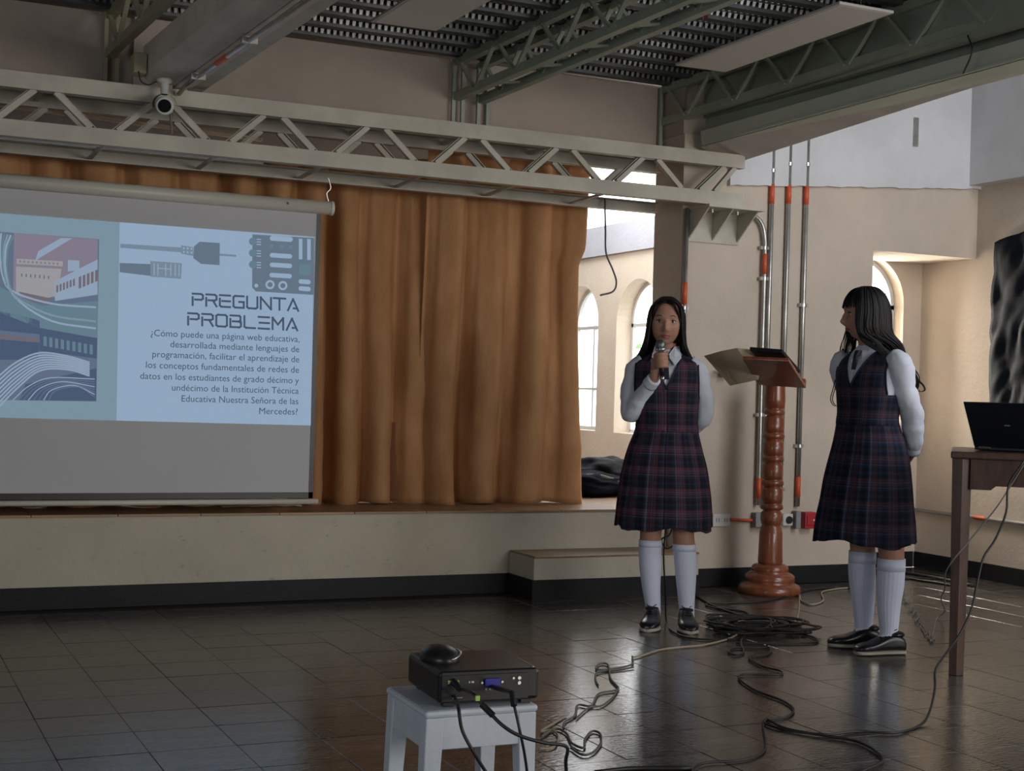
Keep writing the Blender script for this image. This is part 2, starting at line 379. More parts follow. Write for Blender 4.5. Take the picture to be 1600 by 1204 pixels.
MB().box((4.29, YL-.002, 2.6), (4.62, 7.25, 2.9)).build('wall_panel', M['wall_grey'], lw)
MB().box((4.36, YL-.010, 0), (5.675, YL-.001, .104)).box((5.676, YL-.01, 0), (5.686, 7.43, .104)).build('baseboard', M['base'], lw)
# recess back wall with window
arched_wall('wall_recess', (6.62, 7.44), (5.60, 7.44), 0, 2.7, -.16, [(.27, .89, .80, 1.75)], M['wall'])
arch_window(3, (6.62, 7.44), (-1, 0), (0, 1), .27, .89, .80, 1.75, .11, 'arched window in the recess behind the standing girl')
MB().box((5.68, 7.43, 0), (6.48, 7.439, .104)).build('baseboard_recess', M['base'], kind='structure')
# right wall
rw = thing('wall_right', 'plain cream right wall with pale upper part', None, kind='structure')
MB().box((XR, -3.2, 0), (XR+.2, 7.6, 2.6)).build('wall_panel', M['wall'], rw)
MB().box((6.40, -3.2, 2.485), (XR+.19, 6.93, 4.0)).build('upper_wall_panel', M['wall_white'], rw)
MB().box((XR-.011, 2, 0), (XR-.001, 7.43, .104)).build('baseboard', M['base'], rw)
# stage side wall with two arched windows (X = 5.8)
arched_wall('wall_stage_right', (5.8, 12.4), (5.8, 7.6), .2, 2.27, .16, [(12.4-11.35, 12.4-10.67, .775, 1.695), (12.4-10.35, 12.4-9.66, .775, 1.695)], M['wall'])
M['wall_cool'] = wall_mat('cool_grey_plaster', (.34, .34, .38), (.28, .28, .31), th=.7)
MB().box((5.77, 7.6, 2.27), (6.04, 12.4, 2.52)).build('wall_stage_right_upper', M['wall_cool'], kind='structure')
arch_window(1, (5.8, 12.4), (0, -1), (1, 0), 12.4-11.35, 12.4-10.67, .775, 1.695, .16, 'arched window beside the right edge of the curtain')
arch_window(2, (5.8, 12.4), (0, -1), (1, 0), 12.4-10.35, 12.4-9.66, .775, 1.695, .16, 'arched window behind the shoulder of the girl speaking')
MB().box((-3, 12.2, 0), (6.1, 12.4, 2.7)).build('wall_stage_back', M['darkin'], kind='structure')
MB().box((-3.1, 7.0, 0), (-3, 12.4, 3)).box((-3.1, -3.3, 0), (-3, 7.0, 3.4)).build('wall_left', M['wall'], kind='structure')
MB().box((-3, -3.4, 0), (7, -3.2, 4)).build('wall_back', M['wall'], kind='structure')
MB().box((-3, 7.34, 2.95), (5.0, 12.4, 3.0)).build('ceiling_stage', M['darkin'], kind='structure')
MB().box((4.5, -3.2, 4.0), (6.9, 7.4, 4.05)).build('ceiling_right_bay', M['wall_white'], kind='structure')
# wall above the stage opening
DZ = lambda Y: 2.895+.026*(7.15-Y)
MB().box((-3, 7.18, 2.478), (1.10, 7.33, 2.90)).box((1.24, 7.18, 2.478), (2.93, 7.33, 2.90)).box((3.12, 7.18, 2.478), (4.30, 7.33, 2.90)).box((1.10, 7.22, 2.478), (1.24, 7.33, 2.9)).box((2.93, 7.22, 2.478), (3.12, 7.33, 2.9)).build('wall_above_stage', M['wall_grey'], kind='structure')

# ceiling deck
ce = thing('ceiling', 'dark metal deck ceiling with rows of glinting embossments', None, kind='structure')
zt = lambda Y: DZ(Y)
MB().hexa([(-3, 7.34, zt(7.34)+.06), (4.6, 7.34, zt(7.34)+.06), (4.6, -3.2, zt(-3.2)+.06), (-3, -3.2, zt(-3.2)+.06)],
          [(-3, 7.34, zt(7.34)+.09), (4.6, 7.34, zt(7.34)+.09), (4.6, -3.2, zt(-3.2)+.09), (-3, -3.2, zt(-3.2)+.09)]).build('deck_sheet', M['deck'], ce)
rib = MB().add([(-3, -.045, .06), (-3, -.028, 0), (-3, .028, 0), (-3, .045, .06), (4.5, -.045, .06), (4.5, -.028, 0), (4.5, .028, 0), (4.5, .045, .06)],
               [(0, 1, 5, 4), (1, 2, 6, 5), (2, 3, 7, 6), (0, 3, 2, 1), (4, 5, 6, 7), (0, 4, 7, 3)]).build('deck_rib', M['deck'], ce)
Y = 7.08; i = 0
tabs = MB()
while Y > 2.4:
    o = rib if i == 0 else rib.copy()
    if i: COL.objects.link(o)
    o.location = (0, Y, zt(Y)); i += 1
    z = zt(Y)
    if Y > 3.4:
        x = -.2
        while x < 4.3:
            for dy in (-.052, -.105):
                if noise.noise(Vector((x*.9, Y*1.3, dy*8))) > -.33:
                    yy = Y+dy; zz = z+(.026 if dy > -.08 else .040)
                    tabs.add([(x, yy-.013, zz+.006), (x+.019, yy-.013, zz+.006), (x+.019, yy+.013, zz+.006), (x, yy+.013, zz+.006), (x+.003, yy-.004, zz-.016), (x+.016, yy-.004, zz-.016), (x+.016, yy+.010, zz-.006), (x+.003, yy+.010, zz-.006)],
                             [(4, 5, 6, 7), (0, 1, 5, 4), (1, 2, 6, 5), (2, 3, 7, 6), (3, 0, 4, 7)])
            x += .034
    Y -= .205
tabs.build('embossments', M['tab'], ce, kind='stuff')
MB().tube([onZ(1083, 17, 2.9), onZ(1104, 26, 2.9)], .009, 6).build('red_conduit', M['red'], ce, label='red conduit')

# ------------------------------------------------------------ roof steel
def stage_truss():
    t = thing('box_truss', 'long cream box truss spanning above the stage curtain', 'truss')
    XL = -.9; XE = 4.585
    for (y, xe, zl) in ((6.75, XE, 2.18), (7.22, 4.28, 2.165)):
        s = 1 if y < 7 else -1
        hh = .075 if y < 7 else .062
        # C channels
        for z0 in (2.40, zl):
            zz = .075 if z0 == 2.40 else hh
            MB().box((XL, y-.004, z0), (xe, y+.004, z0+zz)).box((XL, y+.004 if s > 0 else y-.05, z0), (xe, y+.05 if s > 0 else y-.004, z0+.005)).box((XL, y+.004 if s > 0 else y-.05, z0+zz-.005), (xe, y+.05 if s > 0 else y-.004, z0+zz)).build('chord', M['truss'], t)
        yd = y+.022*s
        k = 0
        xs = [.779+.5325*i for i in range(-3, 8)]
        for xt in xs:
            if y > 7: xt += .10
            for sg in (-1, 1):
                xa = xt+sg*.045; xb = xt+sg*.205
                if xb > xe-.02 or xb < XL+.02: continue
                MB().bar((xa, yd, 2.402), (xb, yd, 2.255), .026, .030, (0, 1, 0)).build('diagonal', M['truss'], t)
                MB().bar((xa+sg*.028, yd+.012*s, 2.402), (xb+sg*.028, yd+.012*s, 2.255), .004, .028, (0, 1, 0)).build('diagonal', M['truss'], t)
        if y < 7:
            MB().bar((4.53, yd, 2.402), (4.40, yd, 2.255), .026, .03, (0, 1, 0)).build('diagonal', M['truss'], t)
    # cross ties between the two planes
    for i in range(-3, 8):
        x = 1.045+.5325*i
        if x < 4.2: MB().bar((x, 6.78, 2.19), (x, 7.2, 2.178), .02, .012).build('cross_tie', M['truss'], t)
        if x < 4.2: MB().bar((x-.26, 6.78, 2.44), (x-.26, 7.2, 2.44), .02, .02).build('cross_tie', M['truss'], t)
    return t
stage_truss()
# bracket plate under the truss end
b = thing('steel_bracket', 'cream steel bracket with triangular gussets under truss end', 'bracket')
MB().box((4.325, YL-.012, 1.985), (4.68, YL-.001, 2.178)).build('back_plate', M['truss'], b)
MB().box((4.325, 6.70, 2.160), (4.70, YL-.012, 2.176)).build('shelf', M['truss'], b)
for x in (4.335, 4.495, 4.665):
    MB().add([(x, YL-.012, 2.16), (x, 6.72, 2.16), (x, YL-.012, 2.0), (x+.008, YL-.012, 2.16), (x+.008, 6.72, 2.16), (x+.008, YL-.012, 2.0)], [(0, 1, 2), (3, 5, 4), (0, 3, 4, 1), (1, 4, 5, 2), (2, 5, 3, 0)]).build('gusset', M['truss'], b)
for x in (4.41, 4.58): MB().tube([(x, 6.80, 2.16), (x, 6.80, 2.14)], .011, 8).build('bolt', M['steel'], b)

def joist(label, X, Yend, n, dx, w=.0, m=None, zl=2.695, zu=2.885, ynear=1.5):
    """open web joist running toward the camera; X at Y=7.15; two parallel planes w apart when w>0"""
    m = m or M['green']
    t = thing('roof_joist', label, 'joist')
    g = lambda Y, z, o=0: Vector((X+o+dx*(7.15-Y), Y, z+.026*(7.15-Y)))
    for o in ((0,) if not w else (0, w)):
        for z in (zl, zu):
            a, c = g(7.15, z, o), g(ynear, z, o)
            MB().bar(a, c, .006, .045).bar(a+Vector((.018, 0, -.02)), c+Vector((.018, 0, -.02)), .04, .005).build('chord', m, t)
        for (yy, oo) in ((7.155, 0), (7.155, .055)):
            p = g(yy, 2.478, o+oo); MB().bar((p.x, yy, 2.478), (p.x, yy, zu+.01), .02, .02, (0, 1, 0)).build('post', m, t)
        yy = 7.10; up = True
        while yy > ynear+.2:
            a = g(yy, zu if up else zl, o); c = g(yy-.19, zl if up else zu, o)
            MB().bar(a, c, .012, .022, (1, 0, 0)).build('diagonal', m, t); yy -= .22; up = not up
    if w:
        yy = 6.8
        while yy > ynear:
            MB().bar(g(yy, zl, 0), g(yy-.12, zl, w), .02, .012).build('cross_tie', m, t); yy -= .42
    return t
joist('green grey open web joist left of the plastered beam', 1.10, 7.15, 1, .066, w=.0, m=M['yellowish'])
joist('green open web joist in the middle of the ceiling', 2.95, 7.15, 1, .066, w=.15)
joist('green open web joist above the right-hand beam', 4.265, 7.15, 1, .066, w=.0)
# left plastered beam
bl = thing('ceiling_beam', 'pale plastered ceiling beam carrying a conduit, left of centre', 'beam')
def prism(A, t0, t1, sl):
    """A: profile [(x,z,slope)] at Y=7.15-t ... """
    a = [(x+.066*t0, 7.15-t0, z+s*t0) for x, z, s in A]; c = [(x+.066*t1, 7.15-t1, z+s*t1) for x, z, s in A]
    return MB().hexa(a, c)
# profile referenced at Y=6.7 -> subtract .45 of travel
def P67(x, z, s=.026): return (x-.066*.45, z-s*.45, s)
prism([P67(1.205, 2.655), P67(1.205, 2.52), P67(1.235, 2.488), P67(1.36, 2.488), P67(1.36, 2.655)], .42, 5.5, 0).build('beam_body', M['soffit'], bl, bevel=.006)
prism([P67(1.362, 2.655), P67(1.362, 2.485), P67(1.445, 2.492), P67(1.445, 2.655)], .36, 5.5, 0).build('beam_body', M['soffit'], bl, bevel=.003)
prism([P67(1.452, 2.655), P67(1.452, 2.500), P67(1.52, 2.500), P67(1.52, 2.655)], .30, 5.5, 0).build('steel_flange', M['truss'], bl)
g = lambda Y, x, z: (x+.066*(6.7-Y), Y, z+.026*(6.7-Y))
MB().tube([g(6.72, 1.375, 2.45), g(6.6, 1.375, 2.467), g(2, 1.375, 2.467)], .011, 8).build('conduit', M['galv'], bl, smooth=True)
MB().tube([g(6.13, 1.375, 2.467), g(5.98, 1.375, 2.467)], .0125, 8).build('marker_band', M['orange'], bl)
for yy in (6.42, 5.7): MB().box((1.345+.066*(6.7-yy), yy-.012, 2.456+.026*(6.7-yy)), (1.41+.066*(6.7-yy), yy+.012, 2.484+.026*(6.7-yy))).build('clamp', M['galv'], bl)
jb = MB().box((1.145, 6.62, 2.505), (1.205, 6.72, 2.60)).build('junction_box', M['yellowish'], bevel=.006, label='small cream junction box at end of left ceiling beam', cat='junction box')
# cctv camera
cc = thing('security_camera', 'white bullet security camera hanging from end of left beam', 'camera')
cp = onY(258, 165, 6.60)
MB().lathe([(.036, 2.492), (.036, 2.478), (.02, 2.470), (.016, 2.42)], (cp.x, cp.y+.03), 20).build('mount', M['plastic_white'], cc, smooth=True)
dirv = (Vector((.0, 0, H-.2))-cp); dirv = Vector((dirv.x*.25-.25, -1, -.18)).normalized()
dirv = (CAM-cp).normalized()+Vector((-.05, 0, -.03)); dirv.normalize()
MB().tube([cp-dirv*.07, cp-dirv*.06, cp+dirv*.03, cp+dirv*.036], [.03, .038, .042, .040], 24).build('housing', M['plastic_white'], cc, smooth=True)
MB().tube([cp+dirv*.030, cp+dirv*.045], [.037, .037], 24).build('front_ring', M['plastic_white'], cc)
MB().tube([cp+dirv*.040, cp+dirv*.050], [.030, .030], 24).build('lens', M['blackgloss'], cc)
hd = []
MB().rings([[cp+dirv*s+(Vector((1, 0, 0))*math.cos(a)+Vector((0, 0, 1))*math.sin(a))*rr for a in [PI*i/12 for i in range(-1, 14)]] for s, rr in ((-.07, .052), (.055, .056))], closed=False, cap=False).build('sun_hood', M['black'], cc)
MB().tube(smooth_path([cp+Vector((.03, .03, .02)), cp+Vector((.035, .03, -.06)), cp+Vector((.04, .03, -.12))]), .006, 6).build('cable_tail', M['cable_grey'], cc)
MB().tube(smooth_path([(1.165, 6.61, 2.51), (1.175, 6.60, 2.465), (1.21, 6.60, 2.452), (1.25, 6.62, 2.475)]), .003, 6).build('hanging_wire', M['cable'], label='thin black wire looping from the junction box to the security camera', cat='wire')
# right beam and infill
br = thing('ceiling_beam', 'deep grey green beam with plastered underside at upper right', 'beam')
def P68(x, z, s): return (x-.066*.35, z-s*.35, s)
prism([P68(4.363, 2.525, .026), P68(4.350, 2.605, .026), P68(4.62, 2.605, .026), P68(4.60, 2.53, .03)], .30, 5, 0).build('beam_web', M['beam'], br)
prism([P68(4.372, 2.522, .026), P68(4.61, 2.455, .072), P68(4.62, 2.53, .03), P68(4.40, 2.53, .026)], .27, 3.6, 0).build('plaster_underside', M['soffit'], br)
MB().bar(g(6.5, 4.362, 2.533), g(3, 4.362, 2.533), .008, .012).build('lip', M['beam'], br)
MB().tube(smooth_path([onX(1512, 55, 4.37), onX(1519, 80, 4.37), onX(1505, 115, 4.37)]), .004, 6).build('crack_wire', M['cable'], br)
MB().hexa([(4.42, 7.2, 2.56), (4.47, 7.2, 2.56), (4.47+.066*6, 1.2, 2.7), (4.42+.066*6, 1.2, 2.7)], [(4.42, 7.2, 4.0), (4.47, 7.2, 4.0), (4.47+.066*6, 1.2, 4.0), (4.42+.066*6, 1.2, 4.0)]).build('wall_infill', M['green'], kind='structure')
MB().box((4.42, -3.2, 2.7), (4.47, 7.2, 4.0)).build('wall_bay_divider', M['green'], kind='structure')
ub = MB().box(tuple(onY(1428, 228, 6.90)), tuple(onY(1436, 184, 6.90)+Vector((0, .012, 0)))).build('wall_channel', M['galv'], label='short grey metal channel high on the white wall', cat='channel')

# led panels
def led(label, xa, xb, ya):
    p = thing('ceiling_panel_light', label, 'ceiling light', group='hanging ceiling panel lights')
    q = lambda x, Y, z=0: (x+.05*(ya-Y), Y, 2.722+.026*(ya-Y)+z)
    A = [q(xa, ya), q(xb, ya-.01), q(xb, ya-1.2), q(xa, ya-1.2)]; B = [(a, b, c+.012) for a, b, c in A]
    MB().hexa(A, B).build('panel_frame', M['panelf'], p, bevel=.002)
    C = [q(xa+.012, ya-.012, -.0015), q(xb-.012, ya-.022, -.0015), q(xb-.012, ya-1.188, -.0015), q(xa+.012, ya-1.188, -.0015)]
    MB().hexa(C, [(a, b, c+.001) for a, b, c in C]).build('diffuser', M['panel'], p)
    for (x, Y) in ((xa+.05, ya-.15), (xb-.05, ya-.15), (xa+.05, ya-1.05), (xb-.05, ya-1.05)):
        a = q(x, Y, .012); MB().bar(a, (a[0], a[1], DZ(Y)+.05), .003, .003).build('suspension_wire', M['steel'], p)
led('flat white panel light hanging right of the middle joist', 3.644, 3.931, 5.99)
led('flat white panel light cut by top edge, left of middle joist', 2.066, 2.376, 6.0)

# ------------------------------------------------------------ curtains
def curtain(label, name, Xa, Xb, Yc, z0, z1, m, seed, edge=None, amp=.074, ztop=None, group='stage curtains'):
    t = MB(); nx = int((Xb-Xa)/.0085); nz = 44; rnd = random.Random(seed)
    ph = [rnd.uniform(0, 6.28) for _ in range(6)]
    R = []
    for j in range(nz+1):
        row = []
        for i in range(nx+1):
            u = i/nx; v = j/nz; x = Xa+(Xb-Xa)*u
            zt_ = ztop(x) if ztop else z1
            z = z0+(zt_-z0)*v
            s = x*27+1.5*math.sin(x*4.1+ph[0])+.5*math.sin(z*1.6+ph[1]+x*3)
            wide = math.sin(s+ph[2]); w = abs(wide)**.7*(1 if wide > 0 else -1)
            fine = math.sin(x*47+ph[3]+.8*math.sin(z*1.7+x*5))
            low = max(0, 1-v*2.2)
            y = Yc+amp*w*(.6+.7*noise.noise(Vector((x*2.3, z*.5, seed+5))))*(1+.4*low)+.010*fine*(.3+v)+.05*noise.noise(Vector((x*2.6, z*.8, seed)))
            y += .03*low*noise.noise(Vector((x*6, z*7, seed+3)))
            xx = x+.016*math.cos(s+ph[2])+.02*noise.noise(Vector((x*4, z*1.2, seed+9)))*(1-v)
            if edge: xx += edge(z)*(u**6)
            zz = z+(.018*noise.noise(Vector((x*5, 0, seed)))+.012 if j == 0 else 0)
            row.append((xx, y, zz))
        R.append(row)
    t.rings(R, closed=False, cap=False)
    o = t.build(name, m, smooth=True, label=label, cat='curtain', group=group)
    s = o.modifiers.new('s', 'SOLIDIFY'); s.thickness = .004
    return o
def edge(z):
    p = onY(897, 330, 7.45).x
    if z > 1.95: return 0
    if z > 1.85: return -.04*(1.95-z)/.1
    return -.04+.045*(1.85-z)/1.4
curtain('ochre velvet curtain right of the screen, hanging to the right end of stage', 'curtain', 2.90, 3.905, 7.42, ZS-.010, 2.44, M['curtain'], 3, edge)
curtain('ochre velvet curtain beside the right edge of the projection screen', 'curtain', 2.02, 3.03, 7.50, ZS-.010, 2.42, M['curtain'], 11, ztop=lambda x: 2.30+.10*min(1, max(0, (x-2.3)*1.6)))
curtain('ochre velvet curtain hanging behind the projection screen', 'curtain', -.6, 2.12, 7.44, ZS-.01, 2.28, M['curtain'], 5, ztop=lambda x: 2.225+.02*math.sin(x*9))
curtain('short rust lining showing under the hems of ochre curtains', 'curtain_lining', 2.25, 3.75, 7.56, ZS+.004, .9, M['curtain2'], 21, amp=.02, group=None)
# battens in the dark stage roof
for i, (x, y, z) in enumerate([(1.3, 8.4, 2.62), (2.2, 9.2, 2.64)]):
    MB().bar((x-.9, y, z), (x+1.0, y+.3, z), .03, .02).build('ceiling_batten', M['truss'], label=('nearer', 'farther')[i]+' of two thin pale battens in dark stage roof behind the truss', cat='batten', group='battens in stage roof')

# ------------------------------------------------------------ projection screen
YP = 7.05
ps = thing('projection_screen', 'pull-down projection screen showing a slide, hanging before the curtain', 'projection screen', (1.2, YP, ZS))
def wl(mb): return Matrix.Translation((-1.2, -YP, -ZS))
XF = Matrix.Translation((-1.2, -YP, -ZS))
MB().box((.05, YP, .545), (2.165, YP+.003, 1.99)).build('screen_fabric', M['screen'], ps, xf=XF)
MB().box((2.165, YP-.001, .515), (2.188, YP+.003, 1.985)).box((.03, YP-.001, .515), (2.188, YP+.003, .546)).build('black_border', M['black'], ps, xf=XF)
MB().tube([(-.05, YP, 2.015), (2.235, YP, 2.015)], .035, 20).build('roller_housing', M['housing'], ps, smooth=True, xf=XF)
MB().tube([(2.235, YP, 2.015), (2.25, YP, 2.015)], .038, 20).build('end_cap', M['plastic_white'], ps, xf=XF)
MB().tube([(2.0, YP-.036, 2.018), (2.0, YP-.03, 2.018)], .007, 8).build('screw', M['black'], ps, xf=XF)
MB().tube([(0, YP, .498), (2.215, YP, .498)], .014, 14).build('bottom_bar', M['housing'], ps, smooth=True, xf=XF)
MB().tube(smooth_path([(2.225, YP, 2.05), (2.215, YP, 2.09), (2.235, YP, 2.12), (2.22, YP, 2.17)]), .004, 6).build('hanging_hook', M['steel'], ps, xf=XF)
def glow(name, rgb, k=1.0):  # light of the slide is put in as emission; the projector casts none
    c = lin(rgb); m = bpy.data.materials.new(name); m.use_nodes = True; b = m.node_tree.nodes['Principled BSDF']
    b.inputs['Base Color'].default_value = (.02, .02, .02, 1); b.inputs['Roughness'].default_value = .9; b.inputs['Specular IOR Level'].default_value = .05
    b.inputs['Emission Color'].default_value = (*c, 1); b.inputs['Emission Strength'].default_value = k; return m
slide = MB()
def S(x, y, l=1): p = onY(x, y, YP-.0012*l-.0005); return p
def poly(pts, l=1):
    a = [S(x, y, l) for x, y in pts]; b_ = [p+Vector((0, .0005, 0)) for p in a]; return MB().hexa(a, b_)
def ptop(x): return 333+.0755*x
def pbot(x): return 652+.0255*x
G = {k: glow('slide_glow_'+k, c) for k, c in dict(white=(142, 164, 188), blue=(118, 141, 156), slate=(96, 112, 128), text=(66, 80, 98), mid=(112, 132, 150), pale=(140, 158, 176), pink=(126, 118, 134), cream=(148, 148, 152), teal=(96, 122, 136), dusk=(92, 106, 128), navy=(70, 86, 112), sky=(138, 156, 178), brown=(108, 100, 108)).items()}
SLP = poly([(-40, ptop(-40)), (187, ptop(187)), (182, pbot(182)), (-40, pbot(-40))]).build('slide_background', G['blue'], ps, xf=XF, label='grey blue left side of projected slide')
SL = poly([(187, ptop(187)), (491.5, ptop(491)), (485.5, pbot(485)), (182, pbot(182))]).build('slide_page', G['white'], ps, xf=XF, label='pale blue white right side of projected slide with text')
# photograph on slide
def sub(mb, name, g_, par=None): return mb.build(name, g_, par or SL, xf=XF)
PH = sub(poly([(-40, 359), (155, 373.5), (150.5, 627), (-40, 624)], 2), 'slide_photo', G['dusk'], SLP)
pic = {}
def pp(pts, g_, l=3): pic.setdefault(g_, []).append((pts, l))
pp([(22, 364), (154.5, 374), (154, 405), (120, 440), (20, 470)], 'pink')
pp([(60, 392), (95, 372), (113, 372), (55, 407)], 'sky', 4)
pp([(26, 404), (98, 408), (98, 416), (26, 412)], 'cream', 4)
pp([(25, 416), (96, 420), (90, 462), (60, 468), (25, 458)], 'cream', 4)
pp([(106, 406), (124, 407), (124, 422), (106, 424)], 'sky', 4)
pp([(84, 440), (154, 405), (153, 460), (86, 470)], 'sky', 4)
for k in range(6): pp([(88+k*5.2, 446-k*2), (91+k*5.2, 445-k*2), (91+k*5.2, 456-k*2), (88+k*5.2, 457-k*2)], 'brown', 5)
for k in range(5): pp([(123+k*6.4, 433-k*2.6), (127+k*6.4, 431-k*2.6), (127+k*6.4, 449-k*2.6), (123+k*6.4, 451-k*2.6)], 'brown', 5)
for k in range(10): pp([(30+k*6.5, 406.5+k*.4), (33+k*6.5, 406.7+k*.4), (33+k*6.5, 410+k*.4), (30+k*6.5, 410+k*.4)], 'pink', 5)
for k in range(7): pp([(33+k*7, 427+k*.6), (35+k*7, 427+k*.6), (35+k*7, 432+k*.6), (33+k*7, 432+k*.6)], 'dusk', 5)
pp([(28, 455), (80, 466), (74, 474), (45, 472)], 'brown', 5)
pp([(0, 448), (60, 478), (153, 470), (153, 530), (60, 512), (0, 488)], 'teal', 4)
pp([(0, 486), (62, 500), (62, 522), (0, 516)], 'navy', 4); pp([(0, 530), (62, 535), (60, 562), (0, 562)], 'navy', 4); pp([(0, 522), (60, 528), (60, 534), (0, 529)], 'brown', 5)
pp([(62, 512), (152, 528), (151, 560), (62, 548)], 'navy', 5)
for k in range(9): pp([(68+k*9, 525+k*1.6), (73+k*9, 526+k*1.6), (73+k*9, 541+k*1.6), (68+k*9, 540+k*1.6)], 'teal', 6)
pp([(40, 600), (151, 575), (150, 626), (30, 625)], 'navy', 4)
def strip(pts, w, g_, l=6):
    P = smooth_path([(x, y, 0) for x, y in pts], 5); A = []
    for i, p in enumerate(P):
        d = (P[min(i+1, len(P)-1)]-P[max(i-1, 0)]); d.normalize(); A.append((p, Vector((-d.y, d.x, 0))*w/2))
    for (p, a), (q, b_) in zip(A, A[1:]): pp([((p+a).x, (p+a).y), ((q+b_).x, (q+b_).y), ((q-b_).x, (q-b_).y), ((p-a).x, (p-a).y)], g_, l)
for k in range(5): strip([(2+k*5, 364+k), (0+k*3, 390), (4+k*2, 430), (20+k*2, 455+k*4), (80, 474+k*9), (150, 480+k*11)], 3, ('sky', 'teal', 'blue', 'sky', 'teal')[k])
for k in range(8): strip([(-5, 590+k*7), (25, 566+k*6), (62, 551+k*4), (105, 556+k*3), (140, 566+k*3)], 2.6, 'sky' if k % 2 == 0 else 'pale')
for k in range(8): strip([(20+k*8, 625), (45+k*6, 603+k), (80+k*6, 590+k*2), (148, 592+k*4)], 1.6, 'sky' if k % 3 == 0 else 'dusk', 7)
for g_, L_ in pic.items():
    mb = MB()
    for pts, l in L_:
        pts = [(max(-30, min(152.5, x)), y) for x, y in pts]
        m_ = poly(pts, l); mb.add(m_.v, m_.f)
    mb.build('photo_detail', G[g_], SLP, xf=XF)
# icons
def icons(name, g_, P, l=2):
    mb = MB()
    for p in P: m_ = poly(p, l); mb.add(m_.v, m_.f)
    return mb.build(name, G[g_], SL, xf=XF)
icons('usb_cable_icon', 'mid', [[(188, 380.5), (283, 386.5), (283, 394), (188, 387)], [(343, 396), (369, 398), (369, 401), (343, 399.5)], [(283, 383), (302, 386), (302, 400), (283, 396)]])
icons('usb_plug_icon', 'slate', [[(312, 377.5), (343.5, 379.5), (343, 414), (314, 412), (302, 403), (303, 385)]], 3)
icons('cable_clip_icon', 'white', [[(286+i*6, 386+j*6+i*.5), (288.5+i*6, 386+j*6+i*.5), (288.5+i*6, 389+j*6+i*.5), (286+i*6, 389+j*6+i*.5)] for i in range(3) for j in range(2)], 4)
icons('network_cable_icon', 'slate', [[(187, 410.5), (236, 412.5), (236, 431), (187, 425)]])
icons('network_plug_icon', 'mid', [[(235, 407.5), (284, 411), (283, 435.5), (235, 432)]], 3)
icons('plug_detail_icon', 'pale', [[(a, 411+.04*(a-235)), (a+1.6, 411+.04*(a-235)), (a+1.6, 430+.04*(a-235)), (a, 430+.04*(a-235))] for a in (240, 246, 258, 266, 273, 279)]+[[(246, 418), (266, 419.4), (266, 421), (246, 419.6)]], 4)
icons('circuit_board_icon', 'slate', [[(394.5, 366), (491, 371.5), (490, 460.5), (400, 455), (394, 449)]], 3)
pills = [(421.5, 368, 36, 8), (421.5, 395, 35, 7), (421.5, 410, 35, 7), (421, 426, 35, 7), (466.5, 436, 19, 7), (466.5, 447, 19, 7)]
P_ = []
for x, y, w, hh in pills:
    c = []
    for k in range(9): a = PI/2+PI*k/8; c.append((x+hh/2+hh/2*math.cos(a), y+hh/2-hh/2*math.sin(a)))
    for k in range(9): a = -PI/2+PI*k/8; c.append((x+w-hh/2+hh/2*math.cos(a), y+hh/2-hh/2*math.sin(a)+.05*w))
    P_.append(c)
P_ += [[(467, 372.5), (472.5, 373), (472.5, 405), (467, 405)], [(480, 373), (485.5, 373.5), (485.5, 406), (480, 406)], [(394, 370+18*i), (391+17, 371+18*i), (391+17, 373+18*i), (394, 372+18*i)][:0] or [(403, 373), (408, 373.3), (408, 374.5), (403, 374.2)]]
for i in range(3):
    for j in range(3): y = 373+18*i+4*j; P_.append([(401, y), (408, y+.3), (408, y+1.8), (401, y+1.5)])
def circ(x, y, r, n=16): return [(x+r*math.cos(2*PI*k/n), y+r*math.sin(2*PI*k/n)) for k in range(n)]
P_ += [circ(422, 444.5, 7.2), circ(442, 446, 7.2), circ(400.5, 446, 3)]
icons('board_component_icon', 'white', P_, 4)
icons('board_ring_icon', 'slate', [circ(422, 444.5, 4), circ(442, 446, 4)], 5)
icons('board_chip_icon', 'teal', [[(467, 412.5), (486, 413.5), (486, 430), (467, 429)], circ(424, 384.5, 3.2), circ(440, 385.2, 3.2), circ(454, 386, 3.2)]+[circ(395, 377+18*i, 6) for i in range(3)], 4)
# headings, drawn as strokes on a 4 x 6 grid
LET = {'P': [[(0, 6), (3.3, 6), (4, 5.4), (4, 3.6), (3.3, 3), (.9, 3)], [(0, 4.2), (0, 0)]],
 'R': [[(0, 6), (3.3, 6), (4, 5.4), (4, 3.6), (3.3, 3), (.9, 3)], [(0, 4.2), (0, 0)], [(2.6, 3), (4, 0)]],
 'E': [[(0, 6), (4, 6)], [(.9, 3), (4, 3)], [(0, 4.2), (0, .6), (.6, 0), (4, 0)]], 'e': [[(0, 6), (4, 6)], [(.4, 3), (4, 3)], [(0, 0), (4, 0)]],
 'G': [[(4, 6), (.6, 6), (0, 5.4), (0, .6), (.6, 0), (4, 0), (4, 3), (2.2, 3)]], 'U': [[(0, 6), (0, .6), (.6, 0), (3.4, 0), (4, .6), (4, 6)]],
 'N': [[(0, 0), (0, 6), (4, 0), (4, 6)]], 'T': [[(-.3, 6), (4.3, 6)], [(2, 6), (2, 0)]], 'A': [[(0, 0), (2, 6), (4, 0)], [(2.2, 1.2), (3.6, 1.2)]],
 'O': [[(.6, 6), (3.4, 6), (4, 5.4), (4, .6), (3.4, 0), (.6, 0), (0, .6), (0, 5.4), (.6, 6)]],
 'B': [[(0, 6), (3.4, 6), (3.8, 5.4), (3.8, 3.5), (3.2, 3), (.9, 3)], [(3.2, 3), (4, 2.5), (4, .6), (3.4, 0), (0, 0), (0, 4.2)]],
 'L': [[(0, 6), (0, .6), (.6, 0), (4, 0)]], 'M': [[(0, 0), (0, 6), (2, 2.5), (4, 6), (4, 0)]]}
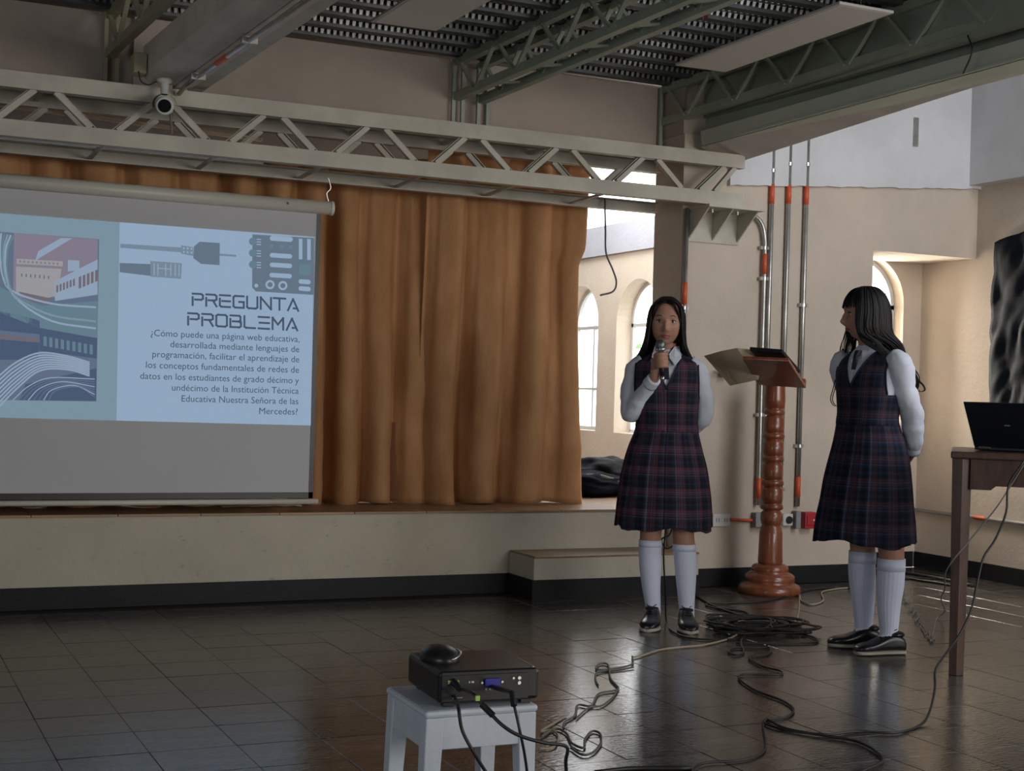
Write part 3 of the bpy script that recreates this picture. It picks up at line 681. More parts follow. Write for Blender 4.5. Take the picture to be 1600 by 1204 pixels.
def heading(word, tl, tr, bl_, br_):
    n = len(word); mb = MB()
    for i, ch in enumerate(word):
        for st_ in LET[ch]:
            q = []
            for (a, c) in st_:
                u = (i*5.3+a)/(n*5.3-1.3); v = c/6
                x = (tl[0]+(tr[0]-tl[0])*u)*v+(bl_[0]+(br_[0]-bl_[0])*u)*(1-v); y = (tl[1]+(tr[1]-tl[1])*u)*v+(bl_[1]+(br_[1]-bl_[1])*u)*(1-v)
                q.append(S(x, y, 2.4))
            for a, c in zip(q, q[1:]):
                e = (c-a).normalized()*.004; mb.bar(a-e, c+e, .0006, .0105, (0, 0, 1) if abs(e.z) < abs(e.x)*.8 else (1, 0, 0))
    # thickness must lie in the screen plane
    return mb
def heading2(word, tl, tr, bl_, br_, name):
    n = len(word); mb = MB(); hw = .0050
    for i, ch in enumerate(word):
        for st_ in LET[ch]:
            q = []
            for (a, c) in st_:
                u = (i*5.3+a)/(n*5.3-1.3); v = c/6
                x = (tl[0]+(tr[0]-tl[0])*u)*v+(bl_[0]+(br_[0]-bl_[0])*u)*(1-v); y = (tl[1]+(tr[1]-tl[1])*u)*v+(bl_[1]+(br_[1]-bl_[1])*u)*(1-v)
                q.append(S(x, y, 2.4))
            for a, c in zip(q, q[1:]):
                e = (c-a).normalized(); s_ = Vector((-e.z, 0, e.x))*hw; e = e*hw*.9
                A = [a-e-s_, c+e-s_, c+e+s_, a-e+s_]; mb.hexa(A, [p+Vector((0, .0004, 0)) for p in A])
    return mb.build(name, G['text'], SL, xf=XF, label='slide heading reading '+word.upper())
heading2('PREGUNTA', (301, 458.5), (466, 467.5), (301, 476.5), (466, 485.5), 'slide_heading')
heading2('PROBLeMA', (294, 489), (464.5, 498), (294, 507), (464.5, 516), 'slide_heading')
lines = [('¿Cómo puede una página web educativa,', 235.5, 468, 530.8), ('desarrollada mediante lenguajes de', 266, 467.5, 546.5), ('programación, facilitar el aprendizaje de', 238, 467.5, 562.3),
 ('los conceptos fundamentales de redes de', 228, 467, 578.7), ('datos en los estudiantes de grado décimo y', 219, 467, 595.3), ('undécimo de la Institución Técnica', 268.6, 466.5, 611.5),
 ('Educativa Nuestra Señora de las', 283.6, 466, 627.8), ('Mercedes?', 405, 465, 644)]
for tx, xa, xb, yc in lines:
    cu = bpy.data.curves.new('t', 'FONT'); cu.body = tx; cu.size = 1; cu.offset = .0; cu.resolution_u = 3
    to = bpy.data.objects.new('t', cu); COL.objects.link(to); bpy.context.view_layer.update()
    me = bpy.data.meshes.new_from_object(to.evaluated_get(bpy.context.evaluated_depsgraph_get())); bpy.data.objects.remove(to)
    x0 = min(v.co.x for v in me.vertices); x1 = max(v.co.x for v in me.vertices)
    B_ = S(xb, yc+3.6, 2.4); A_ = S(xa, yc+3.6-.034*(xb-xa), 2.4); sc = (B_.x-A_.x)/(x1-x0); sz = .0465
    for v in me.vertices:
        X_ = A_.x+(v.co.x-x0)*sc; v.co = Vector((X_-1.2, B_.y-YP, B_.z+v.co.y*sz-ZS))
    me.materials.append(G['text']); o = bpy.data.objects.new('slide_text', me); COL.objects.link(o); o.parent = SL

# scraps of tape / paper on the stage edge
mb = MB()
for (x, y, w) in ((470, 787, .10), (430, 790, .14), (380, 791, .12)):
    p = onZ(x, y, ZS+.004); n_ = 6
    R = [[(p.x+w*(i/n_-.5)*2, p.y+.03*(j-1)+.01*noise.noise(Vector((i, j, x))), ZS+.004+.018*abs(noise.noise(Vector((i*.9, j*1.3, x))))) for i in range(n_+1)] for j in range(3)]
    mb.rings(R, closed=False, cap=False)
o = mb.build('torn_tape', M['card'], label='crumpled torn tape lying on the stage edge below the screen', cat='tape')
o.modifiers.new('s', 'SOLIDIFY').thickness = .002

# ------------------------------------------------------------ conduits on lectern wall
def pipe(label, pts, r=.0145, bands=(), clamps=(), name='wall_conduit', group='galvanised conduits on the lectern wall'):
    t = thing(name, label, 'conduit', group=group)
    MB().tube(pts, r, 12).build('pipe', M['galv'], t, smooth=True)
    for z0, z1, x, y in bands: MB().tube([(x, y, z0), (x, y, z1)], r+.0015, 12).build('marker_band', M['orange'], t, smooth=True)
    for z, x, y in clamps: MB().box((x-r-.016, y-.004, z-.010), (x+r+.016, y+r+.004, z+.010)).tube([(x, y, z-.01), (x, y, z+.01)], r+.003, 12).build('clamp', M['galv'], t)
    return t
yp = YL-.018
pipe('left of three tall conduits, passing behind the lectern', [(4.900, yp, .47), (4.900, yp, 2.75)], bands=[(2.245, 2.36, 4.900, yp), (.51, .63, 4.900, yp)], clamps=[(2.44, 4.9, yp), (1.0, 4.9, yp)])
pipe('middle of three tall conduits, above the lectern board', [(5.020, yp, .46), (5.020, yp, 2.75)], bands=[(2.255, 2.365, 5.020, yp)], clamps=[(2.49, 5.02, yp), (.56, 5.02, yp)])
pipe('right of three tall conduits, ending at the red box', [(5.148, yp, .46), (5.148, yp, 2.75)], bands=[(2.26, 2.37, 5.148, yp), (.515, .635, 5.148, yp)], clamps=[(2.50, 5.148, yp), (.82, 5.148, yp), (1.66, 5.148, yp)])
yq = YL-.030
pipe('conduit curving down from the steel bracket to the sockets', smooth_path([(4.69, yq, 2.168), (4.77, yq, 2.163), (4.825, yq, 2.12), (4.85, yq, 2.04), (4.855, yq, 1.9), (4.855, yq, 1.2), (4.858, yq, .47)]), .0125, bands=[(1.825, 1.945, 4.8545, yq), (.51, .63, 4.857, yq)], clamps=[(1.98, 4.851, yq), (1.80, 4.855, yq), (1.0, 4.856, yq)])
pipe('conduit down the left edge of the wall behind the speaking girl', [(4.315, yp-.006, 2.17), (4.315, yp-.006, .45)], .013, bands=[(1.62, 1.745, 4.315, yp-.006)], clamps=[(1.60, 4.315, yp-.006)])
# horizontal conduit on right wall
t = thing('wall_conduit', 'thin horizontal conduit low on the right wall behind desk', 'conduit')
MB().tube([(XR-.015, 7.43, .384), (XR-.015, 3.0, .384)], .011, 10).build('pipe', M['galv'], t, smooth=True)
MB().tube([(XR-.015, 6.878, .384), (XR-.015, 6.778, .384)], .0125, 10).build('marker_band', M['orange'], t)
# sockets
def fitting(name, label, cat, px, py, w, hh, dep, m, extra=None):
    t = thing(name, label, cat); p = onY(px, py, YL)
    MB().box((p.x-w/2, YL-dep, p.z-hh/2), (p.x+w/2, YL-.001, p.z+hh/2)).build('body', m, t, bevel=.004)
    if extra: extra(t, p)
    return t
def sock(t, p):
    for s in (-.028, .028):
        for q in (-.008, .008): MB().box((p.x+s+q-.0015, YL-.0135, p.z-.01), (p.x+s+q+.0015, YL-.0115, p.z+.012)).build('socket_slot', M['black'], t)
fitting('power_outlet', 'pale double outlet plate on wall beside the speaking girl', 'outlet', 1126, 812, .12, .075, .012, M['plastic_white'], sock)
tt = thing('wall_conduit', 'short orange horizontal conduit joining outlet to corner box', 'conduit')
pa = onY(1141, 811.5, YL-.015); pb = onY(1176, 812.5, YL-.015); MB().tube([pa, pb], .0095, 10).build('pipe', M['orange'], tt)
fitting('junction_box', 'steel box at the foot of left conduit pair, left of lectern post', 'junction box', 1180, 811, .06, .085, .05, M['plastic_grey'])
fitting('switch_box', 'white switch box just left of the lectern post', 'switch', 1189, 812, .035, .085, .055, M['plastic_white'])
def rnd_(t, p):
    MB().tube([(p.x+.005, YL-.036, p.z), (p.x+.005, YL-.044, p.z)], .022, 16).build('round_socket', M['black'], t)
fitting('power_outlet', 'grey steel outlet with round black socket right of lectern post', 'outlet', 1226, 811, .07, .07, .035, M['plastic_white'], rnd_)
fitting('junction_box', 'dark grey junction box left of the red box', 'junction box', 1240, 811, .035, .105, .05, M['plastic_grey'])
def redf(t, p):
    MB().box((p.x-.028, YL-.062, p.z-.03), (p.x+.028, YL-.054, p.z+.03)).build('cover', M['red'], t, bevel=.004)
    MB().box((p.x+.012, YL-.065, p.z-.002), (p.x+.024, YL-.0615, p.z+.008)).build('mark', M['plastic_white'], t)
fitting('red_box', 'square red plastic box on wall right of the lectern', 'box', 1258, 811.5, .078, .098, .055, M['red'], redf)
def arm(t, p): MB().bar((p.x-.06, YL-.05, p.z+.005), (p.x, YL-.05, p.z+.005), .02, .016).build('arm', M['steel'], t)
fitting('wall_fitting', 'small grey metal fitting on wall behind the tan folder', 'fitting', 1128, 582, .05, .05, .06, M['plastic_grey'], arm)

# hanging wire in the opening
MB().tube(smooth_path([onY(945, 310, 7.19), onY(946, 360, 7.1), onY(947, 395, 7.1), onY(957, 420, 7.1), onY(963, 440, 7.1), onY(958, 455, 7.1), onY(938, 461, 7.1)]), .0055, 8).build('hanging_wire', M['cable_grey'], smooth=True, label='black wire dangling from truss in front of the arched windows', cat='wire')

# ------------------------------------------------------------ lectern
lc = thing('lectern', 'reddish varnished wooden lectern on turned post and round base', 'lectern', (4.746, 6.62, 0))
MB().lathe([(.170, 0), (.176, .012), (.176, .035), (.165, .048), (.150, .056), (.135, .062), (.140, .075), (.138, .10), (.122, .112), (.100, .120), (.104, .130), (.102, .150), (.088, .162), (.07, .166)], n=40).build('base', M['lectern'], lc, smooth=True)
prof = [(.058, .16), (.062, .18), (.060, .24), (.058, .34), (.050, .375), (.046, .385)]
z = .385
segs = [(.505, .05), (.64, .05), (.775, .048), (.905, .048), (1.04, .046)]
for zt_, r in segs:
    prof += [(.050, z+.005), (r+.005, z+.03), (r+.004, zt_-.055), (r-.006, zt_-.04), (r-.008, zt_-.038), (r+.006, zt_-.030), (r+.008, zt_-.016), (r+.004, zt_-.004), (r-.008, zt_)]
    z = zt_
prof += [(.052, z+.008), (.054, z+.05), (.050, z+.16), (.045, z+.2)]
MB().lathe([(r*1.12 if z < z+1 else r, z) for r, z in prof], n=32).build('post', M['lectern'], lc, smooth=True)
# slanted board : underside faces the hall
d0 = 8.0*.9
def LP(x, y, dy): 
    p = onD(x, y, 7.30+dy); return p-Vector((4.746, 6.62, 0))
TL, TR, BR, BL = LP(1160, 561, -.12), LP(1232, 564, -.20), LP(1259, 606, .10), LP(1184, 601, .17)
nrm = (TR-TL).cross(BL-TL).normalized()
if nrm.z < 0: nrm = -nrm
MB().hexa([TL, TR, BR, BL], [p+nrm*.018 for p in (TL, TR, BR, BL)]).build('slanted_board', M['lectern'], lc, bevel=.003)
e = (BR-TR).normalized()
MB().hexa([BL-e*.02, BR-e*.02, BR+e*.004, BL+e*.004], [p+nrm*.045 for p in (BL-e*.02, BR-e*.02, BR+e*.004, BL+e*.004)]).build('paper_lip', M['lectern'], lc, bevel=.003)
a0 = (TL+TR)/2*.5+(BL+BR)/2*.5
MB().box((-.055, -.05, 1.17), (.055, .05, 1.225)).build('support_block', M['lectern'], lc, bevel=.008)
def LW_(x, y, dy): return onD(x, y, 7.30+dy)
q = [LW_(1171, 547, -.06), LW_(1222, 551, -.16), LW_(1250, 583, .04), LW_(1200, 580, .12)]
MB().hexa(q, [p+nrm*.02 for p in q]).build('closed_book', M['black'], bevel=.003, label='dark flat book lying on the lectern board', cat='book')
fo = thing('open_folder', 'tan open folder jutting out left of the lectern board', 'folder')
A_ = [LW_(1100, 556, .10), LW_(1128, 548, .02), LW_(1152, 543.5, -.03), LW_(1152, 600, .12), LW_(1141, 602.5, .14)]
B_ = [LW_(1152, 543.5, -.03), LW_(1176, 546, -.02), LW_(1190, 570, .02), LW_(1185, 593, .06), LW_(1152, 600, .12)]
for q in (A_, B_): MB().hexa(q, [p+Vector((.002, .004, .001)) for p in q]).build('folder_leaf', M['card'], fo)

# ------------------------------------------------------------ desk + laptop
DD = 5.76
ang = math.atan2(-1, 0)
dk = thing('wooden_desk', 'dark brown wooden desk cut by the right edge, holding a laptop', 'desk', tuple(onZ(1493, 1053, 0)), -YAW-.31)
MB().add([(-.038, -.03, .0), (-.038+.055, -.034, 0), (.028, .0, 0), (.028, .03, 0), (-.028, .03, 0)], []) 
def leg(x, y):
    s = [(-.028, -.026), (.004, -.034), (.032, -.012), (.030, .030), (-.028, .030)]
    return MB().hexa([(x+a*.95, y+b_*.95, 0) for a, b_ in s], [(x+a*1.28, y+b_*1.28, .879) for a, b_ in s])
for x, y in ((0, 0), (1.1, 0), (0, .55), (1.1, .55)):
    if x == 0 and y > 0: continue
    leg(x+.0, y).build('leg', M['deskwood'], dk, bevel=.002)
leg(.16, .52).build('leg', M['deskwood'], dk, bevel=.002) if False else None
MB().box((-.042, -.05, .878), (1.2, .60, .907)).build('desktop', M['deskwood'], dk, bevel=.006)
ap = [(.036, .755), (.115, .755), (.135, .772), (1.15, .772), (1.15, .878), (.036, .878)]
MB().hexa([(x, -.03, z) for x, z in ap], [(x, -.008, z) for x, z in ap]).build('apron', M['deskwood'], dk)
MB().box((-.02, .03, .76), (0.0, .56, .878)).box((.036, .53, .76), (1.15, .55, .878)).build('apron', M['deskwood'], dk)
MB().hexa([(.06, .52, 0), (.10, .52, 0), (.10, .56, 0), (.06, .56, 0)], [(.06-.06, .52, .86), (.10-.06, .52, .86), (.04, .56, .86), (0, .56, .86)]) 
lp = thing('laptop', 'black laptop seen from behind, open on the dark desk', 'laptop')
def LD(x, y, d): return onD(x, y, d)
zt0 = .909
bl1 = onZ(1522, 699, zt0+.002) if False else onD(1522, 699, 5.95)
bl1.z = zt0+.012; wv = Vector((math.cos(YAW), -math.sin(YAW), 0)); fv = Vector((math.sin(YAW), math.cos(YAW), 0))
wid = .335; hgt = .21
bt = -.65; w_ = wv*math.cos(bt)+fv*math.sin(bt); f_ = fv*math.cos(bt)-wv*math.sin(bt)
wv, fv = w_, f_
q = [bl1, bl1+wv*wid, bl1+wv*wid+Vector((0, 0, .188))-fv*.150, bl1+Vector((0, 0, .188))-fv*.150]
MB().hexa(q, [p+fv*.008 for p in q]).build('lid', M['lid'], lp, bevel=.003)
q = [bl1+fv*.004, bl1+wv*wid+fv*.004, bl1+wv*wid+fv*.23, bl1+fv*.23]; q = [Vector((p.x, p.y, zt0)) for p in q]
MB().hexa(q, [p+Vector((0, 0, .016)) for p in q]).build('keyboard_base', M['lid'], lp, bevel=.003)
MB().tube([bl1+wv*.02+Vector((0, 0, -.002)), bl1+wv*.07+Vector((0, 0, -.002))], .006, 8).build('hinge', M['steel'], lp)
c_ = bl1+wv*.15+Vector((0, 0, .095))-fv*.080
MB().bar(c_, c_+wv*.022, .004, .006).build('emblem', M['cable_grey'], lp)
pp_ = onD(1511, 672, 5.98)
q = [pp_+Vector((0, 0, -.05))+wv*.02, pp_+Vector((0, 0, -.05))+wv*.03, pp_+Vector((0, 0, .02))-wv*.002, pp_+Vector((0, 0, .02))-wv*.012]
# ------------------------------------------------------------ black plastic sheet on the right wall
R = []; nx, nz = 60, 50
for j in range(nz+1):
    row = []
    for i in range(nx+1):
        u = i/nx; v = j/nz; Yv = 6.755-u*1.5+.015*noise.noise(Vector((v*4, 1, 2)))
        ztp = 2.115+.11*min(1, u*2.6)*1.0
        z = .98+(ztp-.98)*v
        x = XR-.02-.03*abs(noise.noise(Vector((u*7, v*2.2, 4))))-.025*abs(noise.noise(Vector((u*16-v*5, v*6, 9))))-.02*abs(math.sin(u*24+v*3))*.6
        row.append((x, Yv, z))
    R.append(row)
o = MB().rings(R, closed=False, cap=False).build('plastic_sheet', M['bagblack'], smooth=True, label='wrinkled black plastic sheet hung over window on right wall', cat='sheet')
o.modifiers.new('s', 'SOLIDIFY').thickness = .002

# ------------------------------------------------------------ stool with projector
A3 = onZ(603, 1072, .33); B3 = onZ(665, 1112, .33); C3 = onZ(842, 1100, .33)
ex = (C3-B3); wx = ex.length; ex.normalize(); ey = Vector((-ex.y, ex.x, 0)); wy = (A3-B3).length
so = thing('wooden_stool', 'low pale blue painted wooden stool carrying the projector', 'stool', tuple(Vector((B3.x, B3.y, 0))), math.atan2(ex.y, ex.x))
MB().box((0, 0, .312), (wx, wy, .33)).build('seat', M['stool'], so, bevel=.008)
for (x, y) in ((.004, .004), (wx-.052, .004), (.004, wy-.052), (wx-.052, wy-.052)):
    sx = -.010 if x < .1 else .010; sy = -.008 if y < .1 else .008
    MB().hexa([(x+sx, y+sy, 0), (x+.036+sx, y+sy, 0), (x+.036+sx, y+.036+sy, 0), (x+sx, y+.036+sy, 0)], [(x, y, .312), (x+.048, y, .312), (x+.048, y+.048, .312), (x, y+.048, .312)]).build('leg', M['stool'], so, bevel=.003)
MB().box((.03, .006, .235), (wx-.03, .022, .312)).build('apron', M['stool'], so, bevel=.002)
MB().box((.03, wy-.022, .235), (wx-.03, wy-.006, .312)).build('apron', M['stool'], so, bevel=.002)
MB().box((.006, .03, .235), (.022, wy-.03, .312)).build('apron', M['stool'], so, bevel=.002)
MB().box((wx-.022, .03, .235), (wx-.006, wy-.03, .312)).build('apron', M['stool'], so, bevel=.002)
FL = onZ(686, 1050, .42); FR = onZ(844, 1043, .42); BLp = onZ(627, 1019, .42)
px_ = (FR-FL).normalized(); pw = (FR-FL).length; pd = (BLp-FL).length; py_ = Vector((-px_.y, px_.x, 0))
pj = thing('projector', 'black projector with cables plugged in, on the pale stool', 'projector', (FL.x, FL.y, .331), math.atan2(px_.y, px_.x))
MB().box((0, 0, .012), (pw, pd, .089)).build('body', M['black'], pj, bevel=.010)
MB().box((.006, -.003, .016), (pw-.03, .004, .080)).build('port_panel', M['black'], pj, bevel=.002)
for x, y in ((.02, .02), (pw-.04, .02), (.02, pd-.04), (pw-.04, pd-.04)): MB().box((x, y, 0), (x+.025, y+.025, .013)).build('foot', M['black'], pj)
MB().box((.115, -.010, .052), (.155, -.003, .070)).build('blue_port', M['vga'], pj, bevel=.002, label='blue monitor port')
for x in (.108, .160): MB().tube([(x, -.008, .061), (x, -.002, .061)], .003, 8).build('screw', M['steel'], pj)
for z in (.068, .056): MB().tube([(.205, -.006, z), (.205, -.002, z)], .0045, 12).build('audio_jack', M['steel'], pj)
MB().tube([(.19, -.006, .068), (.19, -.002, .068)], .003, 12).build('audio_jack', M['steel'], pj)
mb = MB()
for x, w in ((.022, .004), (.075, .003), (.082, .006), (.118, .004), (.128, .003), (.140, .006)): mb.box((x, -.005, .042 if x > .1 else .061), (x+w, -.0028, .046 if x > .1 else .065))
mb.box((.035, -.005, .026), (.06, -.0028, .0275)).build('port_marking', M['plastic_white'], pj)
MB().box((.022, -.005, .063), (.05, -.0028, .069)).build('video_port', M['tag'], pj, label='port outlined in green')
MB().box((pw-.012, .02, .0885), (pw-.009, pd-.01, .0905)).build('edge_trim', M['steel'], pj)
# lens side bulge at back-left
mb = MB(); mb.ell((.052, pd*.60, .094), (.050, .072, .032), 24, 14); mo = mb.build('computer_mouse', M['black'], smooth=True, label='black computer mouse with silver rim resting on the projector', cat='mouse', xf=Matrix.Translation((FL.x, FL.y, .331))@Matrix.Rotation(math.atan2(px_.y, px_.x), 4, 'Z'))
mo2 = MB().tube([(.052+.050*math.cos(a)*.99, pd*.60+.072*math.sin(a)*.99, .098+.012*math.cos(a)) for a in [-1.4+.1*i for i in range(20)]], .0028, 6).build('silver_rim', M['steel'], mo, smooth=True, xf=Matrix.Translation((FL.x, FL.y, .331))@Matrix.Rotation(math.atan2(px_.y, px_.x), 4, 'Z'))

# ------------------------------------------------------------ cables
def cable(label, pts, r=.0045, m='cable', name='cable', cat='cable', group=None, k=5):
    return MB().tube(smooth_path(pts, k), r, 7).build(name, M[m], smooth=True, label=label, cat=cat, group=group)
fz = lambda x, y, z=.006: onZ(x, y, z)
D3 = 3.42
pw_ = lambda x, y, z=0: FL+px_*x+py_*y+Vector((0, 0, z-.42+.331))
hd_ = thing('video_cable', 'thick black video cable with lime tag leaving the projector', 'cable')
p0 = pw_(.036, -.004, .066)
MB().tube([p0, p0-py_*.035+Vector((.006, 0, -.012))], [.009, .007], 8).build('plug', M['black'], hd_)
path = [p0-py_*.03+Vector((.005, 0, -.01)), onD(738, 1082, 3.20), onD(757, 1103, 3.17), onD(782, 1130, 3.14), onD(810, 1148, 3.14), onD(850, 1160, 3.16), onD(885, 1166, 3.2), onD(884, 1190, 3.22), onD(886, 1225, 3.3)]
MB().tube(smooth_path(path), .0042, 8).build('wire', M['cable'], hd_, smooth=True)
MB().tube([onD(753, 1100, 3.168), onD(770, 1117, 3.15)], .0075, 10).build('plug', M['black'], hd_)
MB().box(tuple(onD(742, 1094, 3.17)), tuple(onD(753, 1088, 3.16)+Vector((0, .01, 0)))).build('cable_tag', M['tag'], hd_, label='lime green tag')
cable('black power cable hanging in front of the stool, left of the tagged one', [pw_(.04, -.004, .03), onD(716, 1104, 3.22), onD(722, 1140, 3.2), onD(740, 1175, 3.2), onD(765, 1215, 3.25)], .0042)
pc = thing('signal_cable', 'straight black cable with long plug hanging down the stool front', 'cable')
q0 = pw_(.135, -.008, .05)
MB().tube([q0, onD(800, 1082, 3.26), onD(803, 1102, 3.24)], [.006, .0065, .0075], 8).build('plug', M['black'], pc)
MB().tube(smooth_path([onD(803, 1100, 3.24), onD(812, 1140, 3.22), onD(820, 1180, 3.24), onD(826, 1225, 3.28)]), .0035, 8).build('wire', M['cable'], pc, smooth=True)
# floor cables
cable('black microphone cable trailing down behind speaking girl to the heap', [onD(1041, 815, 6.95), onD(1037, 870, 6.95), onD(1040, 925, 6.9), fz(1041, 970), fz(1050, 985), fz(1076, 996), fz(1115, 999), fz(1150, 998)], .0045)
cable('short looped black cable showing between the speaking girl\'s knees', [onD(1052, 818, 6.98), onD(1046, 835, 6.98), onD(1034, 842, 6.98), onD(1040, 856, 6.98), onD(1052, 852, 6.98), onD(1056, 842, 6.98)], .004)
cable('black cable from the heap running back behind the lectern base', [fz(1172, 962), fz(1163, 955), fz(1120, 950), fz(1104, 943), fz(1150, 941), fz(1200, 938), fz(1262, 922), fz(1300, 918), fz(1345, 917), fz(1400, 905), fz(1470, 903)], .005)
cable('black cable between speaking girl\'s feet and the wall', [fz(1172, 965), fz(1120, 948), fz(1086, 930), fz(1070, 922)], .005)
rr = random.Random(4)
heap = thing('cable_heap', 'tangled heap of black cable on floor between the girls', 'cable heap')
for k in range(9):
    cx, cy = fz(1178+rr.uniform(-18, 18), 982+rr.uniform(-5, 6)).xy; pts = []
    ax = rr.uniform(.12, .24); ay = rr.uniform(.10, .26); ph = rr.uniform(0, 6.3); rot = rr.uniform(-.5, .5)
    for i in range(26):
        a = ph+i*.55; w = 1+.22*math.sin(i*1.7+k)
        ux = ax*w*math.cos(a); uy = ay*w*math.sin(a)*.8
        pts.append((cx+ux*math.cos(YAW+rot)+uy*math.sin(YAW+rot), cy-ux*math.sin(YAW+rot)+uy*math.cos(YAW+rot), .006+.004*k+.006*abs(math.sin(i*2.1+k))))
    MB().tube(smooth_path(pts, 4), .0045, 6).build('coil', M['cable'], heap, smooth=True)
cable('black cable making a long pointed loop right of the heap', [fz(1190, 975), fz(1225, 985), fz(1262, 992), fz(1277, 999), fz(1270, 1004), fz(1220, 1005), fz(1150, 1004)], .0045)
cable('black cable wandering from the heap to a loop and on under the desk', [fz(1165, 990), fz(1158, 1003), fz(1162, 1018), fz(1150, 1023), fz(1138, 1018), fz(1150, 1012), fz(1180, 1012), fz(1203, 1012), fz(1200, 1022), fz(1170, 1026), fz(1190, 1040), fz(1220, 1048), fz(1216, 1054), fz(1165, 1053), fz(1155, 1060), fz(1180, 1078), fz(1222, 1094), fz(1240, 1108), fz(1228, 1120), fz(1200, 1123), fz(1196, 1130), fz(1230, 1140), fz(1290, 1147), fz(1340, 1142), fz(1400, 1144), fz(1438, 1132), fz(1452, 1112, .03),
      onD(1461, 1075, 5.1), onD(1462, 1045, 5.2), onD(1480, 1018, 5.35), onD(1500, 990, 5.45), onD(1518, 950, 5.5), onD(1528, 905, 5.55), onD(1537, 870, 5.58), onD(1555, 842, 5.6), onD(1572, 800, 5.6), onD(1576, 758, 5.62), onD(1600, 720, 5.62)], .0045)
cable('second black cable curving across the floor at lower right', [fz(1200, 1124), fz(1230, 1138), fz(1290, 1149), fz(1340, 1158), fz(1372, 1176), fz(1378, 1190), fz(1350, 1203), fz(1330, 1215)], .0045)
cable('black cable dropping to the lower edge left of the curving pair', [fz(1198, 1122), fz(1192, 1130), fz(1196, 1160), fz(1190, 1176), fz(1160, 1187), fz(1105, 1191), fz(1085, 1200), fz(1080, 1215)], .004)
cable('thick black cable along the bottom edge of the picture', [fz(930, 1206), fz(990, 1200), fz(1080, 1200)], .007)
cable('thin cable drooping from desk apron down beside its leg to the coiled wires', [onD(1600, 725, 5.66), onD(1575, 765, 5.66), onD(1555, 795, 5.66), onD(1520, 838, 5.66), onD(1480, 888, 5.66), onD(1476, 920, 5.9), fz(1470, 935, .15), fz(1476, 955, .05), fz(1464, 966), fz(1456, 1000)], .003, 'cable_grey')
cable('beige cable crossing the floor between heap and lectern base', [fz(1325, 918), fz(1304, 920), fz(1284, 925), fz(1286, 938), fz(1268, 944), fz(1252, 938), fz(1249, 930), fz(1248, 955), fz(1240, 972), fz(1205, 979), fz(1165, 984), fz(1140, 997), fz(1100, 1007), fz(1060, 1011), fz(1030, 1015), fz(1005, 1023), fz(988, 1027)], .0045, 'cable_beige')
cable('brownish cable pair knotted on the floor right of the projector', [fz(988, 1025), fz(986, 1038), fz(950, 1045), fz(932, 1045), fz(936, 1037), fz(950, 1038), fz(954, 1060), fz(966, 1076), fz(936, 1083), fz(924, 1102), fz(903, 1101), fz(898, 1118), fz(884, 1126), fz(880, 1136)], .004, 'cable_grey')
cable('brown cable doubling back beside the knotted pair', [fz(990, 1042), fz(970, 1045), fz(934, 1050), fz(931, 1062), fz(935, 1070)], .0035, 'cable_grey')
cable('brown cable strand crossing the bright floor patch', [fz(966, 1076), fz(958, 1088), fz(940, 1102), fz(920, 1105), fz(900, 1122)], .0035, 'cable_grey')
cable('cable curled in a ring beside the stool', [fz(846, 1150), fz(868, 1138), fz(885, 1145), fz(893, 1160), fz(912, 1168), fz(914, 1155), fz(925, 1142), fz(938, 1146), fz(938, 1162), fz(925, 1176), fz(908, 1178), fz(892, 1168)], .004, 'cable_grey')
cable('pale cable running under the stool toward the curled ring', [fz(842, 1170), fz(866, 1166), fz(872, 1150), fz(862, 1140), fz(845, 1142), fz(880, 1120), fz(885, 1117)], .0035, 'cable_beige')
tw = []
for i in range(90):
    u = i/89; b_ = Vector((1408+(1458-1408)*u, 924+(1003-924)*u**.9, 0)); tw.append(fz(b_.x+(2+4*noise.noise(Vector((i*.3, 0, 0))))*2*math.sin(i*1.15+2*math.sin(i*.4)), b_.y+3.5*math.cos(i*.9+math.sin(i*.53)), .004+.006*abs(math.sin(i*.7))))
cable('thin twisted coiled wires on floor beside the desk leg', tw, .002, 'cable_grey', k=2)
cable('bundle of thick black cables along the foot of right wall', [fz(1405, 893), fz(1430, 897), fz(1475, 905), fz(1520, 915)], .012)
cable('dark cable beside the thick bundle at the right wall', [fz(1402, 900), fz(1430, 905), fz(1470, 911), fz(1500, 917)], .007)

# ------------------------------------------------------------ things on the stage at right
def lump(name, label, cat, c, r, m, seed, rough=.25, group=None):
    mb = MB(); mb.ell((0, 0, 0), (1, 1, 1), 56, 36); vs = []
    for v in mb.v:
        p = Vector(v); n_ = noise.noise(p*1.6+Vector((seed, 0, 0)))*rough+noise.noise(p*4+Vector((0, seed, 0)))*rough*.4
        p = p*(1+n_); z = max(p.z, -.75); vs.append((c[0]+p.x*r[0], c[1]+p.y*r[1], c[2]+(z+.75)*r[2]))
    mb.v = vs; return mb.build(name, m, smooth=True, label=label, cat=cat, group=group)
b1 = onZ(935, 778, ZS)
lump('backpack', 'flattened navy bag on stage floor beside the curtain edge', 'bag', (b1.x+.02, b1.y+.22, ZS+.003), (.30, .20, .085), M['bagnavy'], 3)
lump('backpack', 'dark bag heaped behind the speaking girl on the stage', 'bag', (b1.x+.26, b1.y+.42, ZS+.003), (.30, .2, .13), M['bagblack'], 8)
M['jacket'] = mat('grey_patterned_cloth', (.45, .42, .38), .9, col2=(.03, .03, .03), vs=22)
lump('folded_jacket', 'black and grey patterned jacket piled against curtain edge', 'jacket', (b1.x-.08, b1.y+.50, ZS+.08), (.17, .15, .11), M['jacket'], 5, .4)
